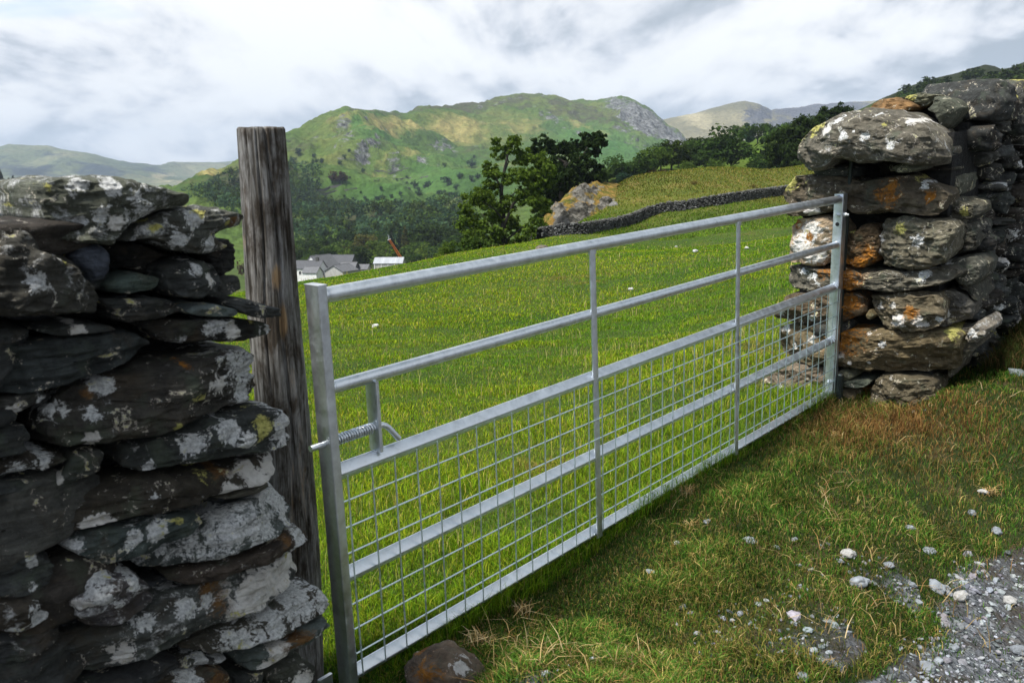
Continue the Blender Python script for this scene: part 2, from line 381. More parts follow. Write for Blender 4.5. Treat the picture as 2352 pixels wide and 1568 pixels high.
def hill_material(name, sc, greens, tan, rockc, darkc, rockbias=0.0, fine=1.0):
    """sc: size scale of the pattern (1/m)"""
    m, nt, b = nmat(name); g = N(nt, "ShaderNodeNewGeometry"); P = (g, "Position")
    A = {k: N(nt, "ShaderNodeAttribute", attribute_name=k) for k in ("rock", "dry", "dark", "lush")}
    a = noise(nt, P, sc, 7, 0.6, 0.4); c = noise(nt, P, sc*5, 7, 0.65, 0.6); e = noise(nt, P, sc*22*fine, 6, 0.7)
    st = noise(nt, (mapping(nt, P, (1, 1, 3.2)), 0), sc*9, 6, 0.66, 0.5)
    gr = ramp(nt, a, 0, [(0.32, greens[0]), (0.5, greens[1]), (0.66, greens[2])])
    lu = mixc(nt, (A["lush"], "Fac"), (gr, 0), greens[3])
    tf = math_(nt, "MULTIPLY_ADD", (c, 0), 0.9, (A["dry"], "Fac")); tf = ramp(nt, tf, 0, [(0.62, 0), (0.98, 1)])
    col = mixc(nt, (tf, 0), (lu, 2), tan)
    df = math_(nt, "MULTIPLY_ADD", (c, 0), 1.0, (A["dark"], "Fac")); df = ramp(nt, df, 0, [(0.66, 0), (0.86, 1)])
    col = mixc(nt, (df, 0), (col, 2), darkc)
    nz = N(nt, "ShaderNodeSeparateXYZ"); L(nt, g, "Normal", nz, 0)
    steep = math_(nt, "MULTIPLY_ADD", (nz, 2), -0.55, 0.42)
    rf = math_(nt, "MULTIPLY_ADD", (st, 0), 0.9, (A["rock"], "Fac")); rf = math_(nt, "ADD", (rf, 0), (steep, 0)); rf = math_(nt, "ADD", (rf, 0), rockbias)
    rf = ramp(nt, rf, 0, [(0.66, 0), (0.75, 1)])
    rc = ramp(nt, e, 0, [(0.35, tuple(q*0.35 for q in rockc)), (0.5, rockc), (0.66, tuple(q*1.7 for q in rockc))])
    col = mixc(nt, (rf, 0), (col, 2), (rc, 0))
    v = ramp(nt, e, 0, [(0.3, 0.55), (0.5, 1.0), (0.72, 1.4)]); col = mixc(nt, 1.0, (col, 2), (v, 0), "MULTIPLY")
    L(nt, col, 2, b, "Base Color"); b.inputs["Roughness"].default_value = 1.0; b.inputs["Specular IOR Level"].default_value = 0.05
    hh = math_(nt, "MULTIPLY_ADD", (e, 0), 0.35, (c, 0)); bump(nt, (hh, 0), b, 0.9, 0.06/sc); return m
m_fell = hill_material("fell_grass", 0.006, [(.042, .080, .020), (.068, .112, .024), (.125, .145, .040), (.052, .135, .034)], (.31, .26, .10), (.13, .135, .135), (.062, .066, .036), -0.02)
m_peak = hill_material("peak_grass", 0.004, [(.12, .12, .075), (.16, .15, .09), (.22, .20, .12), (.1, .15, .05)], (.36, .32, .20), (.075, .08, .095), (.05, .055, .05), 0.0)
m_far = hill_material("far_grass", 0.0022, [(.06, .085, .05), (.10, .125, .07), (.19, .19, .11), (.10, .17, .08)], (.34, .30, .18), (.07, .085, .10), (.028, .042, .05), 0.0)  # blue of the distant haze also put into rock and dark colours
m_side = hill_material("hillside_grass", 0.02, [(.045, .075, .014), (.075, .11, .018), (.10, .125, .024), (.09, .15, .02)], (.13, .105, .04), (.07, .07, .065), (.022, .028, .013), -0.06)
m_left = hill_material("dark_slope_grass", 0.012, [(.03, .045, .018), (.045, .05, .02), (.06, .055, .03), (.05, .08, .02)], (.085, .065, .035), (.05, .05, .05), (.018, .026, .014), -0.05)
# the main fell across the valley
fell_ridge = [(380, 458, 850), (415, 440, 900), (450, 418, 950), (500, 398, 1020), (545, 378, 1100), (600, 345, 1200), (655, 315, 1300), (700, 292, 1380), (740, 272, 1450), (770, 260, 1500), (800, 255, 1530),
              (850, 261, 1600), (900, 266, 1700), (935, 268, 1760), (960, 259, 1800), (1010, 250, 1900), (1060, 246, 2000), (1110, 238, 2080), (1150, 230, 2150), (1190, 220, 2230), (1240, 215, 2300), (1275, 221, 2320),
              (1310, 233, 2350), (1350, 236, 2380), (1390, 230, 2400), (1425, 226, 2400), (1455, 234, 2390), (1485, 253, 2370), (1520, 280, 2340), (1557, 307, 2300), (1593, 345, 2260), (1640, 375, 2230), (1720, 395, 2200)]
fell_l3 = [(380, 462, 780), (415, 452, 800), (550, 415, 900), (650, 385, 1050), (750, 348, 1150), (790, 320, 1200), (830, 302, 1250), (870, 310, 1310), (920, 330, 1390), (1000, 345, 1480), (1150, 345, 1600), (1300, 320, 1800), (1450, 315, 1900), (1593, 365, 1950), (1720, 402, 1950)]
fell_l2 = [(380, 475, 640), (415, 465, 650), (550, 450, 740), (700, 455, 800), (830, 440, 880), (1000, 445, 950), (1150, 440, 1000), (1300, 415, 1150), (1450, 405, 1300), (1593, 400, 1500), (1720, 410, 1500)]
fell_l1 = [(380, 500, 520), (700, 500, 620), (1000, 495, 680), (1400, 450, 850), (1720, 425, 1000)]
fell_foot = [(380, 560, 420), (700, 590, 420), (1000, 580, 420), (1400, 520, 430), (1720, 470, 500)]
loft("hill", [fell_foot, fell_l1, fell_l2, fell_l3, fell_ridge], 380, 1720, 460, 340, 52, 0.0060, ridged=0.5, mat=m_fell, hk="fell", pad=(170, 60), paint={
    "rock": [(800, 335, 50, 32, -35, .34), (845, 350, 40, 16, -20, .36), (780, 300, 50, 14, -30, .26), (810, 258, 60, 6, 0, .34), (900, 266, 60, 5, 0, .34), (985, 254, 50, 7, -10, .36), (970, 390, 26, 16, 10, .42), (900, 345, 40, 10, 5, .30), (915, 382, 24, 12, 0, .32), (1030, 348, 45, 12, 15, .36), (1080, 340, 40, 13, 20, .30), (1000, 375, 30, 8, 10, .3),
             (1240, 222, 70, 10, 5, .34), (1240, 262, 50, 22, 25, .26), (1275, 290, 55, 18, 30, .36), (1320, 320, 40, 10, 35, .3), (1420, 248, 60, 26, 25, .46), (1470, 285, 80, 36, 32, .62), (1540, 325, 66, 24, 40, .62), (1440, 320, 50, 16, 30, .34), (1170, 236, 80, 8, -12, .34), (1100, 255, 60, 10, -10, .26), (790, 385, 22, 14, 0, .34), (1120, 300, 40, 8, 10, .28), (700, 330, 40, 30, -40, .24), (1000, 262, 320, 16, -8, .16), (1330, 262, 160, 40, 20, .17), (880, 300, 200, 60, 10, .06), (1000, 370, 160, 30, 0, .10)],
    "dry": [(900, 300, 110, 18, 8, .42), (1050, 305, 120, 25, 0, .40), (800, 285, 60, 14, -10, .34), (1200, 300, 80, 30, 10, .32), (860, 380, 40, 10, 10, .3), (1330, 300, 40, 20, 30, .35), (960, 372, 60, 8, 5, .28), (760, 420, 30, 12, -20, .3), (880, 440, 60, 10, 0, .25), (480, 420, 40, 14, -20, .55), (1380, 330, 40, 12, 20, .3)],  # tan grass here also paints the fell's sunlit patches
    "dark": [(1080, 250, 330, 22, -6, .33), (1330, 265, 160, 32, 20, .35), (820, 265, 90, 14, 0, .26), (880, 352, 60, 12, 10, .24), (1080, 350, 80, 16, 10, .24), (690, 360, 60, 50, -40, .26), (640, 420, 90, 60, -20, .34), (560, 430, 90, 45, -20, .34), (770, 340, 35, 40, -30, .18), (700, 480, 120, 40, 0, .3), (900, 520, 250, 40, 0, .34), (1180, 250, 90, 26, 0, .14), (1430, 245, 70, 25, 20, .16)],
    "lush": [(850, 320, 70, 50, 30, .8), (1000, 420, 160, 50, 0, .6), (1400, 350, 130, 40, 10, .9), (1500, 370, 120, 40, 0, .8), (900, 460, 150, 30, 0, .5)]})
loft("hill", [[(1440, 420, 2300), (2250, 400, 2300)], [(1440, 350, 2900), (1600, 330, 2900), (1700, 320, 2950), (1800, 330, 3000), (2250, 320, 3200)],
     [(1440, 290, 3600), (1500, 279, 3600), (1557, 268, 3600), (1600, 263, 3600), (1640, 253, 3600), (1680, 241, 3650), (1712, 235, 3700), (1745, 242, 3700), (1773, 257, 3900), (1830, 250, 4100), (1882, 242, 4200), (1960, 236, 4200), (2020, 231, 4200), (2250, 225, 4200)]],
     1440, 2250, 240, 120, 45, 0.0028, pad=(60, 300), ridged=0.4, mat=m_peak, paint={
    "rock": [(1735, 270, 55, 34, 20, .42), (1690, 300, 60, 22, 35, .30), (1900, 260, 170, 40, 0, .7), (1800, 300, 60, 40, 0, .5), (1640, 300, 60, 25, 35, .28), (1620, 320, 50, 20, 40, .30)], "dry": [(1600, 275, 50, 18, 10, .5), (1650, 300, 60, 25, 30, .35)]})  # sunlit left side painted as tan grass, shaded right as dark bluish rock
loft("hill", [[(-260, 470, 2800), (700, 470, 2800)], [(-260, 410, 3600), (100, 420, 3600), (250, 425, 3500), (400, 425, 3600), (700, 430, 4200)], [(-260, 375, 4500), (0, 378, 4500), (150, 385, 4300), (300, 398, 4200), (380, 400, 4600), (450, 405, 5200), (700, 405, 5200)],
     [(-260, 345, 5000), (-80, 342, 5000), (0, 338, 5000), (22, 333, 5000), (60, 338, 5000), (110, 338, 5000), (150, 345, 5000), (200, 354, 5000), (250, 366, 5000), (300, 375, 5000), (370, 381, 5200), (400, 375, 5800), (470, 374, 5800), (545, 374, 5800), (700, 378, 5800)]],
     -260, 700, 260, 130, 75, 0.0019, pad=(700, 100), ridged=0.5, mat=m_far, paint={
    "rock": [(80, 350, 120, 10, 0, .2), (180, 375, 60, 12, 10, .2)], "dark": [(60, 395, 150, 24, 10, .42), (230, 395, 110, 16, 10, .42), (330, 385, 70, 10, 5, .34), (460, 382, 80, 6, 0, .3), (120, 360, 60, 8, 12, .3)], "dry": [(370, 405, 40, 12, -20, .4), (390, 425, 60, 12, 0, .3), (130, 345, 80, 8, 5, .2)]})
loft("hill", [[(-420, 600, 420), (330, 600, 420)], [(-420, 420, 640), (0, 460, 640), (100, 500, 600), (330, 580, 500)],
     [(-420, 300, 850), (-150, 350, 850), (0, 403, 850), (35, 420, 830), (70, 440, 800), (120, 475, 760), (200, 525, 700), (330, 590, 600)]], -420, 330, 150, 70, 9, 0.012, mat=m_left, hk="slope", pad=(260, 120), paint={"dry": [(20, 440, 60, 16, 20, .4)], "dark": [(0, 480, 100, 30, 0, .2)]})
loft("hillside", [[(1290, 456, 180), (1800, 440, 185), (2800, 340, 150)], [(1290, 440, 240), (1400, 418, 260), (1500, 400, 280), (1600, 380, 300), (1700, 358, 320), (1760, 342, 330), (1850, 315, 340), (2000, 285, 350), (2352, 225, 350), (2800, 170, 300)],
     [(1290, 432, 320), (1400, 405, 340), (1500, 385, 370), (1600, 358, 410), (1700, 332, 460), (1800, 308, 490), (1900, 282, 520), (1985, 248, 570), (2040, 222, 640), (2090, 200, 680), (2140, 183, 700), (2180, 172, 710), (2215, 164, 720), (2240, 155, 735), (2262, 149, 740), (2285, 153, 735), (2300, 160, 735), (2325, 155, 725), (2352, 143, 700), (2450, 110, 650), (2800, 60, 500)]],
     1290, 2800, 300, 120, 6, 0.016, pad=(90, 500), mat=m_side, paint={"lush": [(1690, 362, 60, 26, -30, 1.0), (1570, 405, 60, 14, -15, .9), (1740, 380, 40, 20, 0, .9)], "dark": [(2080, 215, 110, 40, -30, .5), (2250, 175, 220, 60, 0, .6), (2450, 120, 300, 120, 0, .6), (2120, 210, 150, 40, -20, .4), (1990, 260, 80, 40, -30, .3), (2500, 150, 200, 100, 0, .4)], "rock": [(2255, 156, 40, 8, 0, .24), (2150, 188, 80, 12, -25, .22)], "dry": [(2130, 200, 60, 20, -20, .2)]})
# ------------------------------------------------------------------ stone
def stone_material(name, strat=(5, 5, 46), stw=0.75):
    m, nt, b = nmat(name); g = N(nt, "ShaderNodeNewGeometry"); P = (g, "Position")
    col = N(nt, "ShaderNodeAttribute", attribute_name="Col")
    A = {k: N(nt, "ShaderNodeAttribute", attribute_name=k) for k in ("white", "yellow", "orange", "pale", "rust", "lichen")}
    a = noise(nt, P, 7, 8, 0.65, 0.5); c = noise(nt, P, 28, 9, 0.7, 0.3); e = noise(nt, P, 120, 6, 0.75)
    st = noise(nt, (mapping(nt, P, strat, (0.12, -0.10, 0)), 0), 1.0, 7, 0.68, 0.6)
    v = ramp(nt, c, 0, [(0.28, 0.38), (0.47, 0.85), (0.6, 1.2), (0.75, 1.75)])
    k = mixc(nt, 1.0, (col, "Color"), (v, 0), "MULTIPLY")
    vs = ramp(nt, st, 0, [(0.34, 0.45), (0.5, 1.0), (0.68, 1.45)]); k = mixc(nt, stw, (k, 2), (vs, 0), "MULTIPLY")
    # brown and greenish stains
    k = mixc(nt, (ramp(nt, a, 0, [(0.54, 0), (0.70, .55)]), 0), (k, 2), (.085, .062, .036))
    gs = noise(nt, P, 11, 6, 0.62); k = mixc(nt, (ramp(nt, gs, 0, [(0.56, 0), (0.72, .6)]), 0), (k, 2), (.10, .125, .085))
    # crustose lichen: pale blotches with crumbly edges
    d1_ = noise(nt, P, 17, 8, 0.68, 0.9)
    def crust(attr, gain, lo, hi):
        q = math_(nt, "MULTIPLY_ADD", (d1_, 0), 2.2, (math_(nt, "MULTIPLY", (A[attr], "Fac"), gain), 0)); q = math_(nt, "MULTIPLY_ADD", (e, 0), 0.8, (q, 0))
        return ramp(nt, math_(nt, "SUBTRACT", (q, 0), 1.50), 0, [(lo, 0), (hi, 1)])
    lw = ramp(nt, e, 0, [(0.3, (.16, .165, .16)), (0.45, (.50, .51, .50)), (0.62, (.80, .81, .79))])
    k = mixc(nt, (crust("pale", 0.70, 0.22, 0.34), 0), (k, 2), mixo(nt, c, [(0.3, (.42, .40, .36)), (0.55, (.76, .74, .69))]))
    k = mixc(nt, (crust("rust", 0.55, 0.22, 0.50), 0), (k, 2), mixo(nt, c, [(0.35, (.09, .045, .018)), (0.6, (.20, .105, .035))]))
    k = mixc(nt, (crust("orange", 0.55, 0.24, 0.46), 0), (k, 2), mixo(nt, c, [(0.35, (.17, .065, .012)), (0.6, (.42, .17, .02))]))
    q = noise(nt, P, 13, 9, 0.72, 0.9); q2 = math_(nt, "MULTIPLY_ADD", (e, 0), 0.3, (q, 0)); q2 = math_(nt, "ADD", (q2, 0), (A["lichen"], "Fac"))
    k = mixc(nt, (ramp(nt, q2, 0, [(0.80, 0), (0.92, .85)]), 0), (k, 2), (lw, 0))
    k = mixc(nt, (crust("white", 0.60, 0.26, 0.36), 0), (k, 2), (lw, 0))
    k = mixc(nt, (crust("yellow", 0.5, 0.28, 0.42), 0), (k, 2), mixo(nt, e, [(0.35, (.26, .25, .06)), (0.6, (.56, .53, .17))]))
    L(nt, k, 2, b, "Base Color"); b.inputs["Roughness"].default_value = 0.92; b.inputs["Specular IOR Level"].default_value = 0.25
    h = math_(nt, "MULTIPLY_ADD", (st, 0), 0.8, (c, 0)); h = math_(nt, "MULTIPLY_ADD", (e, 0), 0.35, (h, 0))
    bump(nt, (h, 0), b, 1.0, 0.022); return m
def mixo(nt, src, stops):
    return (ramp(nt, src, 0, stops), 0)
m_stone = stone_material("lichened_slate"); m_block = stone_material("lichened_block", (10, 10, 17), .5)
m_core, nt, b = nmat("gap_shade_fill"); b.inputs["Base Color"].default_value = (.02, .02, .018, 1); b.inputs["Roughness"].default_value = 1  # core coloured near black: the shade of the gaps between stones
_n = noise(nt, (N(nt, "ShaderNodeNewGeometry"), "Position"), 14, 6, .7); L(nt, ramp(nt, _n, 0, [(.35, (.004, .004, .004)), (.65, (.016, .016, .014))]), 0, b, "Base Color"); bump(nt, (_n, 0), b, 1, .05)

class Plane:
    def __init__(s, o, a, b, n): s.o, s.a, s.b, s.n = [np.asarray(q, float) for q in (o, a, b, n)]
    def hit(s, px, py):
        d = ray(px, py); t = ((s.o-CAM) @ s.n)/(d @ s.n); P = CAM+d*t-s.o; return np.array([P @ s.a, P @ s.b])
    def pt(s, u, v, w=0.0): return s.o+s.a*u+s.b*v+s.n*w
def outline(q, n, it=1):
    q = np.asarray(q, float)
    for _ in range(it):
        nx = np.roll(q, -1, 0); q = np.stack([q*.87+nx*.13, q*.13+nx*.87], 1).reshape(-1, 2)
    c = np.concatenate([q, q[:1]]); d = np.concatenate([[0], np.cumsum(np.hypot(*np.diff(c, axis=0).T))])
    t = np.linspace(0, d[-1], n, endpoint=False); return np.stack([np.interp(t, d, c[:, 0]), np.interp(t, d, c[:, 1])], 1)
LUT = {"white": 0, "yellow": 1, "orange": 2, "pale": 3, "rust": 4}
def stone_geo(pl, poly, depth, bulge, tint, lichen, spots=(), n=72, rings=9, rough=1.0, w0=0.0, tilt=(0, 0), boxy=7.0, sd=None, facets=7, strata=.013, layf=(5, 55, 14), shrink=.975):
    """poly in plane coordinates; returns vertices, faces and attributes"""
    sd = rng.integers(0, 9999) if sd is None else sd
    o = outline(poly, n); c = o.mean(0); o = c+(o-c)*shrink; size = math.sqrt(max(1e-6, np.ptp(o[:, 0])*np.ptp(o[:, 1])))
    ss = np.linspace(0.0, 1, rings)**0.62; ss[0] = 0.02
    P = []
    for s_ in ss: P.append((s_, bulge*(1-s_**boxy)**0.55))
    for s_, d in ((1.005, -.12), (1.0, -.3), (.97, -.6), (.9, -.9), (.6, -1.0), (.02, -1.02)): P.append((s_, d*depth))
    P = np.array(P); off = (o-c)[None]*P[:, 0][:, None, None]
    u, v = off[..., 0]+c[0], off[..., 1]+c[1]; w = np.repeat(P[:, 1][:, None], n, 1)
    front = np.repeat(np.concatenate([np.ones(rings), [1, .8, .5, .2, 0, 0]])[:, None], n, 1)
    w = w+w0+front*(off[..., 0]*tilt[0]+off[..., 1]*tilt[1])
    ex, ey = np.abs(o-c).max(0); fr = np.random.default_rng(int(sd)+5)
    for _ in range(facets):
        ph = fr.uniform(0, 2*np.pi); dx, dy = math.cos(ph), math.sin(ph); ext = math.hypot(dx*ex, dy*ey); d = off[..., 0]*dx+off[..., 1]*dy
        w = np.where(front > 0, np.minimum(w, w0+bulge*1.02-fr.uniform(.18, .75)*np.maximum(0, d-fr.uniform(.05, .75)*ext)), w)
    Q = np.stack([u, v, w], -1)+sd*.37
    k1 = 2.2/size
    big = fbm(Q*k1, 3); mid = fbm(Q*[14, 26, 22]+5, 4, .55); lay = fbm(Q*list(layf)+9, 3, .6); chip = np.abs(fbm(Q*[20, 30, 24]+3, 3))
    rim = np.clip(P[:, 0], 0, 1)[:, None]
    th_ = fr.normal(-.08, .12); tk = fr.uniform(.016, .034); qq = ((v-c[1])*math.cos(th_)-(u-c[0])*math.sin(th_)+.012*fbm(Q*[6, 6, 6]+2, 3))/tk+sd*.11
    li = np.floor(qq).astype(np.int64); lf = smooth01((qq-li)/.22); z_ = np.zeros_like(li)+int(sd); ho = _hash(li-1, z_, z_)*(1-lf)+_hash(li, z_, z_)*lf-.5
    w = w+front*rough*(big*0.14*size*.55+mid*0.013+lay*0.012-chip*0.018+ho*strata)
    rad = rough*(fbm(Q*k1*1.6+40, 3)*0.05*size+mid*0.009+lay*0.009+ho*strata*.7)*rim
    dl = off/(np.linalg.norm(off, axis=-1, keepdims=True)+1e-6)
    u = u+dl[..., 0]*rad; v = v+dl[..., 1]*rad
    V = pl.o+u[..., None]*pl.a+v[..., None]*pl.b+w[..., None]*pl.n
    att = {k: np.zeros(u.shape) for k in LUT}
    for (su, sv, sr, kind) in spots:
        att[kind] = np.maximum(att[kind], np.exp(-((u-su)**2+(v-sv)**2)/(sr*sr)))
    att = {k: q.ravel() for k, q in att.items()}
    att["lichen"] = np.full(u.size, lichen)+0.05*big.ravel()
    t = np.asarray(tint)[None]*(1+0.25*big.reshape(-1, 1)); return V.reshape(-1, 3), grid_faces(len(P), n, True), np.clip(t, .004, 1), att
def stone(pl, pxpoly, parent, conv, mat=None, depth=.28, bulge=.05, tint=(.06, .065, .06), lichen=.0, spots=(), name="stone", label=None, **kw):
    poly = np.array([pl.hit(*conv(p)) for p in pxpoly])
    sp = []
    for (x, y, r, kind) in spots:
        if pl is not LP and kind in ('white', 'pale') and mat is not None: r = r*.62
        a = pl.hit(*conv((x, y))); b_ = pl.hit(*conv((x+r, y))); sp.append((a[0], a[1], np.hypot(*(b_-a)), kind))
    V, Fc, t, att = stone_geo(pl, poly, depth, bulge, tint, lichen, sp, **kw)
    me = mesh_np(name, V-np.array(parent.location)[None], Fc, True, t, att); me.set_sharp_from_angle(angle=R(24)); o = obj(name, me, mat or m_stone, parent)
    if label: o["label"] = label
    return o
def courses(u0, u1, zlo, zhi, hmin, hmax, wmin, wmax, gap=.012, seed=1):
    """random rough courses between zlo(u) and zhi(u): list of polygons in plane coordinates"""
    r = np.random.default_rng(seed); out = []; h = 0.0
    H = max(zhi(u)-zlo(u) for u in np.linspace(u0, u1, 12))
    while h < H:
        rh = r.uniform(hmin, hmax); u = u0-r.uniform(0, wmin)
        while u < u1:
            wd = r.uniform(wmin, wmax)*(0.7+0.6*rh/hmax); um = u+wd/2; top = zhi(um)-zlo(um)
            sub = 1 if (r.random() < .72 or rh < hmin*1.3) else 2
            for k in range(sub):
                a = h+rh*k/sub; c = h+rh*(k+1)/sub
                if c < top+0.05 and u > u0-.05:
                    j = lambda s: r.normal(0, s)
                    x0, x1, y0, y1 = u+gap, u+wd-gap, zlo(um)+a+gap*.6, zlo(um)+c-gap*.6
                    dx, dy = (x1-x0), (y1-y0); sk = j(.06)*dx
                    out.append([(x0+j(.03)*dx, y0+dy*.3+j(.1)*dy), (x0+dx*.2, y0+j(.05)*dy), (x0+dx*.75, y0+j(.06)*dy+sk*.2), (x1+j(.03)*dx, y0+dy*.3+sk*.3), (x1-dx*.02, y0+dy*.75+sk*.3),
                                (x1-dx*.2, y1+j(.06)*dy+sk*.3), (x0+dx*.3, y1+j(.06)*dy), (x0+dx*.03, y0+dy*.78)])
            u += wd
        h += rh
    return out
class Many:
    def __init__(s): s.V, s.F, s.C, s.A, s.n = [], [], [], [], 0
    def add(s, g): V, Fc, t, a = g; s.V.append(V); s.F.append(Fc+s.n); s.C.append(t); s.A.append(a); s.n += len(V)
    def build(s, name, mat, parent=None):
        at_ = {k: np.concatenate([a[k] for a in s.A]) for k in s.A[0]}; o3 = np.array(parent.location) if parent else 0
        return obj(name, mesh_np(name, np.concatenate(s.V)-o3, np.concatenate(s.F), True, np.concatenate(s.C), at_), mat, parent)
UP = -GV

